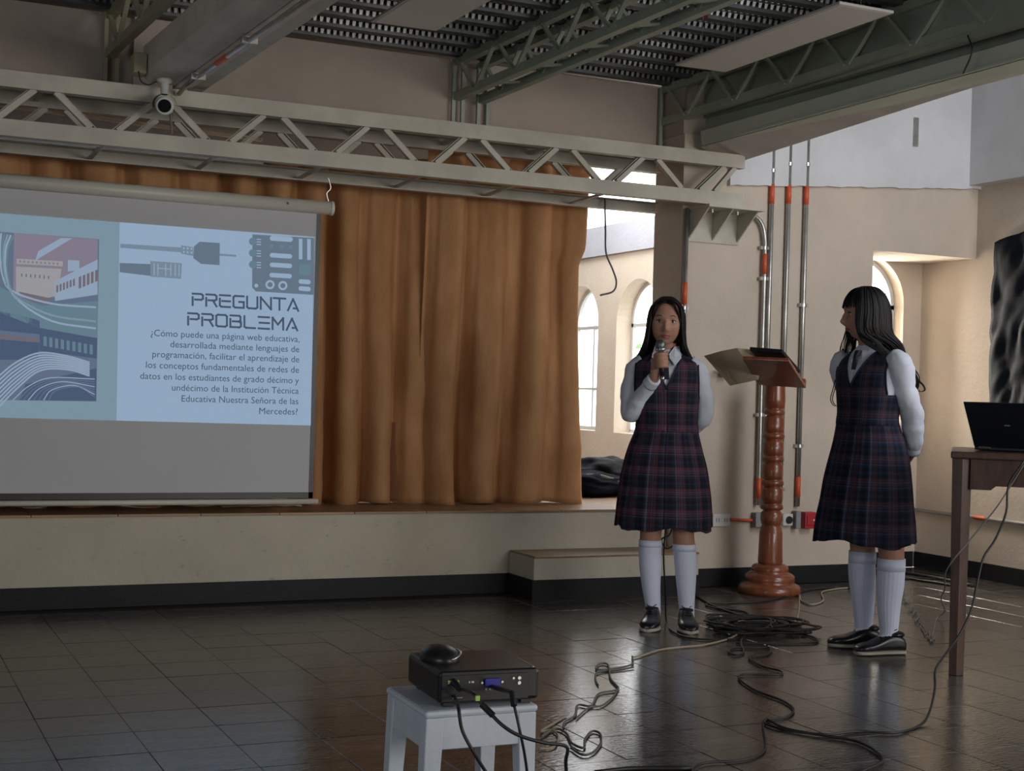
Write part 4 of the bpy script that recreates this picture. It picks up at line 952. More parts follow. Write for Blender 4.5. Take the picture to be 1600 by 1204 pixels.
MB().tube(smooth_path([(b1.x-.20, b1.y+.06, ZS+.012), (b1.x-.10, b1.y+.09, ZS+.115), (b1.x+.04, b1.y+.10, ZS+.135), (b1.x+.20, b1.y+.08, ZS+.09), (b1.x+.30, b1.y+.07, ZS+.012)]), .010, 8, flat=.4).build('bag_strap', M['cable_grey'], smooth=True, label='grey strap lying over the navy bag', cat='strap')

# trees outside the windows
def tree(label, x, y, hgt, seed):
    t = thing('tree', label, 'tree', (x, y, 0)); rt = random.Random(seed)
    MB().tube([(0, 0, -1.2), (.03, 0, 0), (0, .05, hgt*.6)], [.09, .07, .03], 8).build('trunk', M['bark'], t)
    mb = MB()
    for _ in range(1400):
        v = Vector((rt.gauss(0, 1), rt.gauss(0, 1), rt.gauss(0, 1))); v.normalize(); v *= rt.uniform(.4, 1)**.5
        c = Vector((v.x*.9, v.y*1.0, hgt*.55+v.z*hgt*.5)); a = Vector((rt.uniform(-1, 1), rt.uniform(-1, 1), rt.uniform(-1, 1))).normalized()*.06; b_ = a.orthogonal().normalized()*.03
        mb.add([c-a, c+b_, c+a, c-b_], [(0, 1, 2, 3)])
    mb.build('foliage', M['leaf'], t, kind='stuff')
tree('leafy green tree outside the window beside the curtain', 9.0, 14.2, 1.9, 1)
tree('leafy tree outside window behind the speaking girl', 8.5, 12.3, 1.9, 2)
tree('leafy tree outside the recess window', 7.8, 9.5, 2.0, 3)
MB().box((6.1, 5, -1.3), (40, 60, -1.2)).build('ground_outside', mat('pale_ground', (.5, .5, .45), .9), kind='structure')
#FIGURES
# ============================================================ PEOPLE
def spline(pts, k=6): return smooth_path(pts, k)
def ring(c, rx, ry, yaw=0, n=48, ex=2.3):
    out = []
    for k in range(n):
        a = 2*PI*k/n; ca, sa = math.cos(a), math.sin(a)
        x = rx*math.copysign(abs(ca)**(2/ex), ca); y = ry*math.copysign(abs(sa)**(2/ex), sa)
        out.append(Vector((c[0]+x*math.cos(yaw)-y*math.sin(yaw), c[1]+x*math.sin(yaw)+y*math.cos(yaw), c[2])))
    return out
def lerp_rows(rows, n):
    """rows: list of tuples, first element z; smooth interpolation in z"""
    out = []; m = len(rows)
    P = [rows[0]]+list(rows)+[rows[-1]]
    for i in range(n+1):
        t = i/n*(m-1); k = min(int(t), m-2); u = t-k; a, b, c, d = P[k], P[k+1], P[k+2], P[k+3]
        out.append(tuple(.5*(2*b[j]+(c[j]-a[j])*u+(2*a[j]-5*b[j]+4*c[j]-d[j])*u*u+(3*b[j]-a[j]-3*c[j]+d[j])*u**3) for j in range(len(b))))
    return out
def head_mesh(n=110, m=90):
    """face toward -y, eyes at z=0, crown +.11, chin -.112"""
    vs = []
    g = lambda x, z, cx, cz, sx, sz: math.exp(-((x-cx)/sx)**2/2-((z-cz)/sz)**2/2)
    for j in range(m+1):
        t = PI*j/m
        for i in range(n):
            a = 2*PI*i/n
            d = Vector((math.sin(t)*math.sin(a), -math.sin(t)*math.cos(a), math.cos(t)))
            x = d.x*.076; y = d.y*(.086 if d.y < 0 else .098); z = d.z*.113
            # wider skull above, narrower jaw
            if z < -.01:
                q = min(1, (-z-.01)/.10); x *= 1-.22*q**1.2
                sq = math.sqrt(max(0, 1-(z/.113)**2)); 
                if d.y < 0: y = -(.084)*abs(d.y)**.92*(1-.04*q) if sq > 0 else y
                if d.y > 0: y *= 1-.62*q
                x += .010*math.copysign(1, x)*g(abs(x), z, .05, -.07, .02, .025)*abs(d.x)
            if d.y < 0:
                f = min(1, -d.y*1.6); dd = 0
                dd += .0175*g(x, z, 0, -.036, .0095, .011)+.011*g(x, z, 0, -.016, .007, .018)
                for s in (-1, 1):
                    dd += .006*g(x, z, s*.0125, -.041, .005, .006)
                    dd -= .0105*g(x, z, s*.030, .000, .0135, .0095)
                    dd += .0035*g(x, z, s*.028, .023, .016, .006)
                    dd += .004*g(x, z, s*.040, -.030, .018, .018)
                dd -= .004*g(x, z, 0, .008, .010, .008)
                dd += .0065*g(x, z, 0, -.0605, .016, .0045)+.0068*g(x, z, 0, -.072, .014, .0048)-.0035*g(x, z, 0, -.0665, .02, .0022)
                dd -= .003*g(x, z, 0, -.082, .014, .005)
                dd += .008*g(x, z, 0, -.098, .016, .012)
                y -= dd*f
            vs.append(Vector((x, y, z)))
    fs = []
    for j in range(m):
        for i in range(n): fs.append((j*n+i, j*n+(i+1) % n, (j+1)*n+(i+1) % n, (j+1)*n+i))
    mb = MB(); mb.v = vs; mb.f = fs
    for s in (-1, 1):  # ears
        e = MB().ell((s*.074, .012, -.012), (.010, .020, .031), 14, 10, Matrix.Rotation(s*.3, 3, 'Z')); mb.add(e.v, e.f)
        e = MB().ell((s*.076, .008, -.036), (.007, .010, .010), 10, 8); mb.add(e.v, e.f)
    return mb
def transform(mb, Mx):
    mb.v = [tuple(Mx@Vector(v)) for v in mb.v]; return mb
def remeshed(name, mb, m, parent, voxel=.0032, it=3):
    o = mb.build(name, m); r = o.modifiers.new('r', 'REMESH'); r.mode = 'VOXEL'; r.voxel_size = voxel
    s = o.modifiers.new('s', 'SMOOTH'); s.iterations = it; s.factor = .5
    bpy.context.view_layer.update()
    me = bpy.data.meshes.new_from_object(o.evaluated_get(bpy.context.evaluated_depsgraph_get()))
    me.polygons.foreach_set('use_smooth', [True]*len(me.polygons)); o.modifiers.clear(); o.data = me; me.materials.clear(); me.materials.append(m)
    o.parent = parent; return o
def hand(mb, wrist, direction, palmn, s=1.0, curl=.5, side=1):
    """relaxed hand; direction = toward fingers, palmn = palm normal, side = +1/-1 thumb side along cross"""
    d = Vector(direction).normalized(); n = Vector(palmn); n = (n-d*n.dot(d)).normalized(); w = d.cross(n)*side; wr = Vector(wrist)
    R = []
    for t, hw, ht in ((-.01, .020, .017), (.01, .026, .016), (.04, .036, .0145), (.07, .038, .0125), (.083, .034, .009)):
        c = wr+d*t*s; R.append([c+w*(hw*s*math.cos(2*PI*k/16))+n*(ht*s*math.sin(2*PI*k/16)) for k in range(16)])
    mb.rings(R)
    for i, (off, ln) in enumerate(((.027, .068), (.009, .076), (-.009, .070), (-.026, .055))):
        p = wr+d*.072*s+w*off*s; pts = [p]; ang = .15
        for seg in (.45, .32, .23):
            ang += curl; pts.append(pts[-1]+(d*math.cos(ang)+n*math.sin(ang))*ln*seg*s)
        mb.tube(pts, [.0088*s, .0085*s, .0078*s, .0062*s], 8)
    b = wr+d*.022*s+w*.026*s
    mb.tube([b, b+(d*.6+w*.7+n*.25)*.030*s, b+(d*1.0+w*.6+n*.45)*.052*s, b+(d*1.4+w*.5+n*.6)*.066*s], [.012*s, .0105*s, .0095*s, .007*s], 8)
def grip(mb, wrist, c0, axis, toward, s=1.0, r=.019, thumb_side=1, k0=0):
    """hand closed around a bar through c0 along axis; toward = side of the bar the palm lies on (away from the fingers)"""
    ax = Vector(axis).normalized(); t = Vector(toward); t = (t-ax*t.dot(ax)).normalized(); u = ax.cross(t); wr = Vector(wrist)
    pc = c0+t*(r+.012)
    # palm : from wrist to bar
    mid = (wr+pc)/2
    mb.tube([wr, wr.lerp(pc, .45), pc, pc+ (u*thumb_side)*.016], [.021*s, .030*s, .033*s, .026*s], 14, flat=.62, up=ax)
    for i in range(4):
        off = ax*((i-1.5)*.0185*s); pts = []
        for k in range(8):
            a = 0.15+k*.60; rr_ = (r+.0075)*(1.35 if k == 0 else 1)
            pts.append(c0+off+(t*math.cos(a)+u*thumb_side*math.sin(a))*rr_)
        mb.tube(spline(pts, 2), [.0098*s]*(len(spline(pts, 2))-2)+[.009*s, .007*s], 8)
    b = c0+t*(r+.018)-u*thumb_side*.006
    pts = [b+ax*(-.01), c0-u*thumb_side*(r+.012)+t*.012-ax*.022, c0-u*thumb_side*(r+.006)-t*.012-ax*.030, c0-u*thumb_side*.012-t*(r+.006)-ax*.034]
    mb.tube(spline(pts, 2), [.0135*s, .013*s, .012*s, .011*s, .0105*s, .010*s, .0085*s], 8)
def shoe(parent, c, yaw, L=.235, side=1):
    """toe toward -y before yaw"""
    Mx = Matrix.Translation(c)@Matrix.Rotation(yaw, 4, 'Z')
    prof = [(0, .022, .044), (.02, .031, .066), (.08, .034, .082), (.22, .035, .094), (.38, .038, .086), (.52, .042, .070), (.68, .046, .056), (.82, .045, .050), (.93, .036, .042), (.985, .021, .032), (1, .008, .020)]
    def body(z0, k, dz):
        R = []
        for t, w, h_ in lerp_rows(prof, 26):
            y = .07-t*L; row = []; cx = .008*math.sin(t*PI)*-side
            for q in range(20):
                a = 2*PI*q/20; sa = math.sin(a)
                row.append((cx+w*k*math.copysign(abs(math.cos(a))**.8, math.cos(a)), y, z0+(dz if dz is not None else h_-z0)*(.5+.5*math.copysign(abs(sa)**.75, sa))))
            R.append(row)
        return MB().rings(R)
    up = body(.014, 1, None); up.build('shoe_upper', M['shoe'], parent, smooth=True, xf=Mx)
    u = parent.children[-1]
    body(0, 1.07, .020).build('shoe_sole', M['sole'], u, smooth=True, xf=Mx)
    mb = MB()
    mb.ell((0, .030, .086), (.034, .040, .016), 18, 10); mb.build('shoe_collar', M['shoe'], u, smooth=True, xf=Mx)
    mb = MB()
    for i in range(4):
        y = .012-.018*i; z = .094-.0068*i; mb.tube([(-.018, y, z-.004), (0, y-.004, z+.003), (.018, y, z-.004)], .0026, 6)
    mb.tube(spline([(0, .018, .098), (.016, .026, .110), (.02, .010, .106), (0, .012, .098), (-.018, .022, .109), (-.022, .008, .102), (0, .014, .098)], 3), .0022, 6)
    mb.build('shoe_lace', M['shoe'], u, smooth=True, xf=Mx)
def tube_part(name, path, radii, m, parent, n=28, k=5, wr=0, seed=0, flat=1, rib=0, label=None):
    P = spline(path, k); rs = []; m_ = len(radii)
    for i in range(len(P)):
        t = i/(len(P)-1)*(m_-1); q = min(int(t), m_-2); u = t-q; u = u*u*(3-2*u); rs.append(radii[q]*(1-u)+radii[q+1]*u)
    mb = MB().tube(P, rs, n, flat=flat)
    if wr or rib:
        for idx, v in enumerate(mb.v):
            i = idx//n; kk = idx % n
            if i >= len(P): continue
            v = Vector(v); c = P[i]; d = (v-c)
            f = 1+wr*(noise.noise(Vector((v.x*14+seed, v.y*14, v.z*26)))+.9*abs(noise.noise(Vector((v.x*30, v.y*30+v.z*20, v.z*30+seed)))))-wr*.1
            if rib: f += rib*(1 if kk % 2 else -1)
            mb.v[idx] = tuple(c+d*f)
    return mb.build(name, m, parent, smooth=True, label=label)
def cloth_loft(name, rows, m, parent, n=128, steps=60, off=0, keep=None, pleat=None, ex=2.3, yaw=0, wr=0, seed=0, uvs=1, label=None, lining=True, thick=.003, warp=None):
    """rows (z,cx,cy,rx,ry[,yaw]); keep(angle,x_local,y_local,z) -> bool"""
    R = lerp_rows(rows, steps); V = []; UVs = []; loc = []
    per = 0
    rmax = max(r[3] for r in rows)
    for i, r in enumerate(R):
        z, cx, cy, rx, ry = r[:5]; yw = (r[5] if len(r) > 5 else yaw); prev = None; u = 0
        for k in range(n+1):
            a = 2*PI*k/n; ca, sa = math.sin(a), -math.cos(a)      # a=0 faces -y
            lx = (rx+off)*math.copysign(abs(ca)**(2/ex), ca); ly = (ry+off)*math.copysign(abs(sa)**(2/ex), sa)
            zz = z
            if pleat:
                f, dz = pleat(a, i/steps); lx *= 1+f; ly *= 1+f; zz = z+dz
            if wr:
                f = wr*noise.noise(Vector((math.sin(a)*2.2+seed, math.cos(a)*2.2, z*9))); lx *= 1+f; ly *= 1+f
            p = Vector((cx+lx*math.cos(yw)-ly*math.sin(yw), cy+lx*math.sin(yw)+ly*math.cos(yw), zz))
            V.append(p); loc.append((a, lx, ly, zz)); UVs.append(((a/(2*PI))*uvs, zz))
    mb = MB(); mb.v = V; mb.uv = UVs
    for i in range(len(R)-1):
        for k in range(n):
            q = (i*(n+1)+k, i*(n+1)+k+1, (i+1)*(n+1)+k+1, (i+1)*(n+1)+k)
            if keep and not all(keep(*loc[j]) for j in q): continue
            mb.f.append(q)
    o = mb.build(name, m, parent, smooth=True, label=label)
    s = o.modifiers.new('s', 'SOLIDIFY'); s.thickness = thick; s.offset = 0
    return o
def piping(parent, tr, yaw, z0, zt, slope, m, off=.0095):
    R = lerp_rows(tr, 200)
    def at(z, lx, front):
        r = min(R, key=lambda q: abs(q[0]-z)); rx, ry = r[3]+off, r[4]+off
        ly = -ry*(max(0, 1-(abs(lx)/rx)**2.3))**(1/2.3)*(1 if front else -1)
        return Vector((r[1]+lx*math.cos(yaw)-ly*math.sin(yaw), r[2]+lx*math.sin(yaw)+ly*math.cos(yaw), z))
    for s_ in (-1, 1):
        P = [at(z0+(zt-z0)*i/16, s_*slope*(zt-z0)*i/16, True) for i in range(17)]
        MB().tube(P, .0042, 8).build('neckline_trim', m, parent, smooth=True)
        for fr in (True, False):
            lo, hi = zt-.185, zt-.03
            Q = [at(lo+(hi-lo)*i/14, s_*(.150-max(0, (lo+(hi-lo)*i/14)-(zt-.115))*.05), fr) for i in range(15)]
            MB().tube(Q, .0042, 8).build('armhole_trim', m, parent, smooth=True)
def hair_mesh(strands, cap=None, n=5):
    mb = MB()
    for pts, r in strands:
        P = spline(pts, 4); L = len(P)
        mb.tube(P, [r*(.75+.25*math.sin(PI*i/(L-1)))*(1 if i < L*.72 else max(.12, 1-(i-L*.72)/(L*.28)*.85)) for i in range(L)], n)
    if cap: mb.add(cap.v, cap.f)
    return mb
def skull(t, a, k=1.0, back=.100):
    """point over the skull; t polar from crown, a azimuth with 0 = face (-y), + = +x"""
    x = .0775*math.sin(t)*math.sin(a); y = -math.sin(t)*math.cos(a); y *= .088 if y < 0 else back; z = .113*math.cos(t)
    return Vector((x*k, y*k, z*k))
def skull_cap(test, k=1.05, n=72, m=48):
    mb = MB(); idx = {}
    for j in range(m+1):
        for i in range(n): mb.v.append(skull(PI*.80*j/m, 2*PI*i/n, k))
    for j in range(m):
        for i in range(n):
            a = 2*PI*(i+.5)/n; a = a-2*PI if a > PI else a
            if test(PI*.80*(j+.5)/m, a): mb.f.append((j*n+i, j*n+(i+1) % n, (j+1)*n+(i+1) % n, (j+1)*n+i))
    return mb
def face_parts(parent, Mx, gaze=0):
    for s in (-1, 1):
        e = MB().ell((s*.0300, -.0620, -.0005), (.0138, .0100, .0075), 20, 14).build('eye', M['eyewhite'], parent, smooth=True, xf=Mx)
        MB().ell((s*.0300+gaze, -.0708, -.0002), (.0058, .0024, .0060), 16, 10).build('iris', M['iris'], e, smooth=True, xf=Mx)
        MB().tube(spline([(s*.0165, -.0695, -.001), (s*.022, -.0730, .0050), (s*.030, -.0735, .0072), (s*.038, -.0700, .0058), (s*.0445, -.0635, .001)], 4), .0019, 6).build('upper_lash', M['brow'], e, smooth=True, xf=Mx)
        MB().tube(spline([(s*.014, -.0815, .0215), (s*.022, -.0822, .0245), (s*.034, -.0775, .0265), (s*.046, -.0685, .0215)], 4), [.0016]*3+[.0028]*7+[.0016]*3, 6, flat=.7).build('eyebrow', M['brow'], parent, smooth=True, xf=Mx)
    mb = MB()
    yl = -.0785
    for z, h_, w in ((-.0615, .0036, .0215), (-.0712, .0046, .0195)):
        R = []
        for i in range(15):
            t = -1+2*i/14; x = w*t; y = yl+.0105*t*t; hh = h_*math.sqrt(max(.02, 1-t*t)); zz = z+(.0012*math.cos(t*9) if z > -.065 else 0)+(-.0035*t*t if z > -.065 else .0035*t*t)
            R.append([(x, y+.003*math.cos(q)-.0005, zz+hh*math.sin(q)) for q in [2*PI*k/8 for k in range(8)]])
        m2 = MB().rings(R).build('lip', M['lip'], parent, smooth=True, xf=Mx)

# ---------------- girl speaking into the microphone
def girl_speaking():
    p = onZ(1047, 980); root = thing('person', 'girl in plaid pinafore speaking into a hand-held microphone', 'person', (p.x, p.y, 0), -math.atan2(p.x, p.y))
    mm = .003047
    X = lambda px, py: (px-1047-.0293*(980-py))*mm
    Zp = lambda py: (980-py)*mm
    hx = -.060; ez = Zp(507)+.004
    HM = Matrix.Translation((hx, .005, ez))@Matrix.Rotation(.02, 4, 'Y')@Matrix.Scale(1.03, 4)
    b = MB(); hm = transform(head_mesh(), HM); b.add(hm.v, hm.f)
    b.tube([(-.05, .030, 1.24), (-.052, .025, 1.30), (-.056, .016, 1.355), (hx, .015, 1.40)], [.062, .049, .047, .052], 28)
    trunk = [(.78, -.035, .0, .135, .095), (.86, -.037, 0, .14, .10), (.94, -.043, 0, .128, .09), (1.02, -.045, 0, .128, .09), (1.12, -.048, 0, .14, .095), (1.2, -.05, .01, .15, .085), (1.255, -.05, .015, .135, .062), (1.285, -.051, .02, .08, .05)]
    b.rings([ring((r[1], r[2], r[0]), r[3], r[4]) for r in lerp_rows(trunk, 30)])
    # legs
    Lk = [(-.100, 0, .82), (-.102, -.005, .62), (-.1035, -.012, .465), (-.104, .004, .34), (-.096, .016, .2), (-.083, .022, .085), (-.083, -.02, .045)]
    Rk = [(.028, 0, .82), (.040, -.005, .62), (.048, -.012, .46), (.062, .004, .33), (.070, .016, .2), (.076, .022, .085), (.078, -.02, .045)]
    for P in (Lk, Rk): b.tube(spline(P, 5), [v for v in lerp_rows([(0, .082), (1, .068), (2, .052), (3, .051), (4, .042), (5, .031), (6, .030)], 30) for v in [v[1]]][:31], 24)
    # arms
    sh = Vector((-.200, .015, 1.225)); el = Vector((X(987, 640), -.01, Zp(640))); wr = Vector((X(1024, 594), -.150, Zp(594)))
    ctr = Vector((X(1034.5, 567), -.178, Zp(567)))
    b.tube(spline([sh, el, wr], 6), [v[1] for v in lerp_rows([(0, .036), (1, .028), (2, .023)], 12)], 16)
    axd = Vector((X(1037, 592)-X(1034, 545), -.012, Zp(592)-Zp(545))).normalized()
    grip(b, wr, ctr, axd, Vector((-.75, .55, -.12)), 1.0, r=.0165, thumb_side=-1)
    b.tube([wr+(wr-el).normalized()*-.02, wr, wr.lerp(ctr+Vector((-.02, .02, -.01)), .5)], [.023, .023, .027], 14)
    sh2 = Vector((.095, .015, 1.225)); el2 = Vector((.128, .055, 1.02)); wr2 = Vector((.035, .155, .90))
    b.tube(spline([sh2, el2, wr2], 6), [v[1] for v in lerp_rows([(0, .036), (1, .028), (2, .023)], 12)], 16)
    hand(b, wr2, (-.9, -.05, -.25), (0, -1, 0), .95, .3)
    remeshed('body', b, M['skin'], root, .0030, 3)
    face_parts(root, HM)
    # mic
    mc = thing('microphone', 'silver-headed microphone held up by speaking girl', 'microphone', tuple(root.location), root.rotation_euler.z)
    hd = ctr-axd*.072
    MB().tube([hd+axd*.030, hd+axd*.10, hd+axd*.145], [.0150, .0140, .0115], 20).build('handle', M['black'], mc, smooth=True)
    MB().ell(hd, (.0245, .0245, .026), 24, 16).build('grille', M['micgrille'], mc, smooth=True)
    MB().tube([hd+axd*.016, hd+axd*.026], [.0255, .0250], 24).build('collar_ring', M['steel'], mc, smooth=True)
    MB().tube([hd+axd*.143, hd+axd*.165], [.009, .009], 14).build('plug', M['steel'], mc, smooth=True)
    e_ = hd+axd*.165
    MB().tube(spline([e_, e_+Vector((.004, .01, -.05)), Vector((-.02, -.155, 1.0)), Vector((-.02, -.20, .8)), Vector((-.025, -.245, .62)), Vector((-.02, -.24, .45))][:2]), .003, 6).build('cable', M['cable'], mc, smooth=True)
    # blouse
    tr = [(.93, -.043, 0, .140, .100), (1.0, -.044, 0, .138, .098), (1.09, -.047, 0, .146, .103), (1.16, -.049, 0, .153, .108), (1.21, -.05, .008, .156, .096), (1.25, -.05, .014, .145, .076), (1.275, -.051, .02, .112, .062), (1.295, -.052, .022, .074, .054), (1.315, -.053, .022, .054, .050)]
    cloth_loft('shirt', tr, M['shirt'], root, steps=50, wr=.01)
    o = tube_part('shirt_sleeve', [sh+Vector((.045, -.005, .028)), sh+Vector((.004, 0, -.01)), sh.lerp(el, .45)+Vector((-.006, 0, 0)), el+Vector((-.004, .004, .012)), el+Vector((.002, -.012, -.030)), el.lerp(wr, .3)+Vector((0, 0, -.014)), el.lerp(wr, .65)+Vector((0, 0, -.004)), wr-(wr-el).normalized()*.018], [.042, .051, .049, .048, .045, .043, .035, .029], M['shirt'], root, wr=.16, seed=2, n=36)
    tube_part('shirt_cuff', [wr-(wr-el).normalized()*.050, wr-(wr-el).normalized()*.005], [.036, .034], M['shirt'], root)
    tube_part('shirt_sleeve', [sh2+Vector((-.045, -.005, .028)), sh2+Vector((-.004, 0, -.01)), sh2.lerp(el2, .45)+Vector((.005, 0, 0)), el2+Vector((.004, 0, .01)), el2+Vector((-.006, .02, -.03)), el2.lerp(wr2, .5)+Vector((.008, 0, -.01)), wr2], [.042, .050, .048, .046, .043, .039, .032], M['shirt'], root, wr=.16, seed=5, n=36)
    # collar and tie
    for s in (-1, 1):
        c = -.053
        A = [Vector((c+s*.010, -.036, 1.262)), Vector((c+s*.050, -.060, 1.232)), Vector((c+s*.062, -.030, 1.290)), Vector((c+s*.050, .005, 1.335)), Vector((c+s*.028, -.030, 1.318))]
        A = [Vector((c+s*.006, -.056, 1.285)), Vector((c+s*.040, -.088, 1.240)), Vector((c+s*.070, -.050, 1.278)), Vector((c+s*.058, .015, 1.335)), Vector((c+s*.036, -.030, 1.330))]
        MB().hexa(A, [v+Vector((0, .004, -.003)) for v in A]).build('shirt_collar', M['shirt'], root, bevel=.001)
    c = -.053
    MB().hexa([(c-.011, -.082, 1.262), (c+.011, -.082, 1.262), (c+.015, -.078, 1.288), (c-.015, -.078, 1.288)], [(c-.009, -.094, 1.264), (c+.009, -.094, 1.264), (c+.012, -.088, 1.288), (c-.012, -.088, 1.288)]).build('tie_knot', M['tie'], root, bevel=.002)
    MB().hexa([(c-.009, -.088, 1.264), (c+.009, -.088, 1.264), (c+.018, -.100, 1.15), (c-.016, -.100, 1.15)], [(c-.009, -.094, 1.264), (c+.009, -.094, 1.264), (c+.018, -.110, 1.15), (c-.016, -.110, 1.15)]).build('tie', M['tie'], root, bevel=.001)
    # pinafore
    def keep(a, lx, ly, z):
        if ly < 0 and abs(lx) < (z-1.135)*.46 and z > 1.135: return False
        if z > 1.285 and ly < .03: return abs(lx) > .062
        if z > 1.10 and abs(lx) > .150-max(0, z-1.17)*.05 and z < 1.262: return False
        return z < 1.312
    cloth_loft('pinafore_bodice', [(r[0],)+r[1:] for r in tr], M['plaid1'], root, n=220, steps=110, off=.0075, keep=keep, wr=.012, uvs=.86)
    piping(root, tr, 0, 1.128, 1.285, .46, M['plaid1'])
    tube_part('waist_band', [(-.043, 0, .925), (-.043, 0, .960)], [.1, .1], M['plaid1'], root) if False else None
    cloth_loft('waist_band', [(.925, -.043, 0, .150, .110), (.94, -.043, 0, .149, .109), (.957, -.043, 0, .148, .108)], M['plaid1'], root, n=120, steps=6, uvs=.86)
    np_ = 22
    def pleat(a, t):
        s_ = a*np_/(2*PI); f = s_-math.floor(s_); w = (f/.75 if f < .75 else (1-f)/.25)
        d = 1-t                                     # t=0 at hem
        return ((w-.5)*.055*(.25+.75*d)+.020*math.sin(3*a+1.2)*d+.014*math.sin(5*a)*d, d*d*(.010*math.sin(a*4+.6)+.006*math.sin(a*9)))
    sk = [(.472, -.046, 0, .226, .175), (.56, -.046, 0, .221, .170), (.66, -.047, 0, .210, .160), (.76, -.048, 0, .194, .146), (.85, -.048, 0, .172, .130), (.91, -.045, 0, .153, .114), (.945, -.043, 0, .146, .106)]
    cloth_loft('pleated_skirt', sk, M['plaid1'], root, n=264, steps=48, pleat=pleat, uvs=1.18, wr=.02)
    # socks, shoes
    for P, top, c in ((Lk, .408, -.083), (Rk, .395, .077)):
        pts = [q for q in spline(P, 6) if q.z < top]; pts = [Vector((pts[0].x, pts[0].y, top))]+pts
        rs = []
        for q in pts:
            z = q.z; rs.append(.0535 if z > .30 else (.036+(z-.09)*.0833 if z > .09 else .036))
        mb = MB().tube(pts, rs, 40)
        s_ = mb.build('sock', M['sock'], root, smooth=True)
        MB().tube([pts[0]+Vector((0, 0, .004)), pts[0]+Vector((0, 0, -.028))], [.0545, .0555], 40).build('sock_cuff', M['sock'], s_, smooth=True)
    shoe(root, (-.090, -.02, 0), -.10, .225, -1); shoe(root, (.078, -.02, 0), .12, .225, 1)
    # hair
    rr = random.Random(2); S_ = []
    for i in range(230):
        side = -1 if i % 2 else 1
        y0 = rr.uniform(-.045, .07); root_ = Vector((side*.001, 0, 0)); t0 = math.asin(max(-1, min(1, abs(y0)/(.088 if y0 < 0 else .10)))); a0 = 0 if y0 < 0 else PI
        q0 = skull(t0, a0, 1.03)
        u = rr.random(); a1 = side*(.98+u*1.95)
        k = 1.05+rr.uniform(0, .05)
        pts = [q0, q0.lerp(skull(.75, a1*.9, k), .5)*1.07, skull(.95, a1, k+.01), skull(1.45, a1, k+.01)]
        d = skull(1.57, a1, 1.0); fl = Vector((side*.012*(1+.6*rr.random()), .004, 0))
        x, y = d.x*1.10, d.y*1.08
        w = rr.uniform(-.004, .004)
        drop = -.20-rr.uniform(0, .05)
        if abs(a1) < 1.35: x *= 1.04
        lift = .012+.020*rr.random()
        pts += [Vector((x+side*.004, y+.006, -.065)), Vector((x+side*.014+w, y+.014, -.12)), Vector((x+side*(.030+lift*.5)+w, max(y, -.01)+.018, -.175)), Vector((x+side*(.034+lift)+w, max(y, .0)+.02, drop)), Vector((x+side*(.030+lift)+w*2, max(y, .01)+.03, drop-.06))]
        S_.append((pts, rr.uniform(.0030, .0058)))
    for i in range(60):      # curtain pieces beside the forehead
        side = -1 if i % 2 else 1; u = rr.random()
        q0 = Vector((side*.001, -.030-.034*u, .108-.022*u)); 
        S_.append(([q0, Vector((side*(.026+.006*u), -.056-.018*u, .092-.016*u)), Vector((side*(.045+.006*u), -.060-.010*u, .055-.008*u)), Vector((side*(.060+.006*rr.random()), -.050, .005)), Vector((side*.072, -.036, -.045)), Vector((side*.080, -.022, -.10)), Vector((side*.092, -.005, -.16)), Vector((side*.098, .01, -.21))], rr.uniform(.003, .005)))
    cap = skull_cap(lambda t, a: t < .40+abs(a)*.50 or abs(a) > .95, 1.045)
    hm = transform(hair_mesh(S_, cap), HM)
    hm.build('hair', M['hair'], root, smooth=True)
girl_speaking()

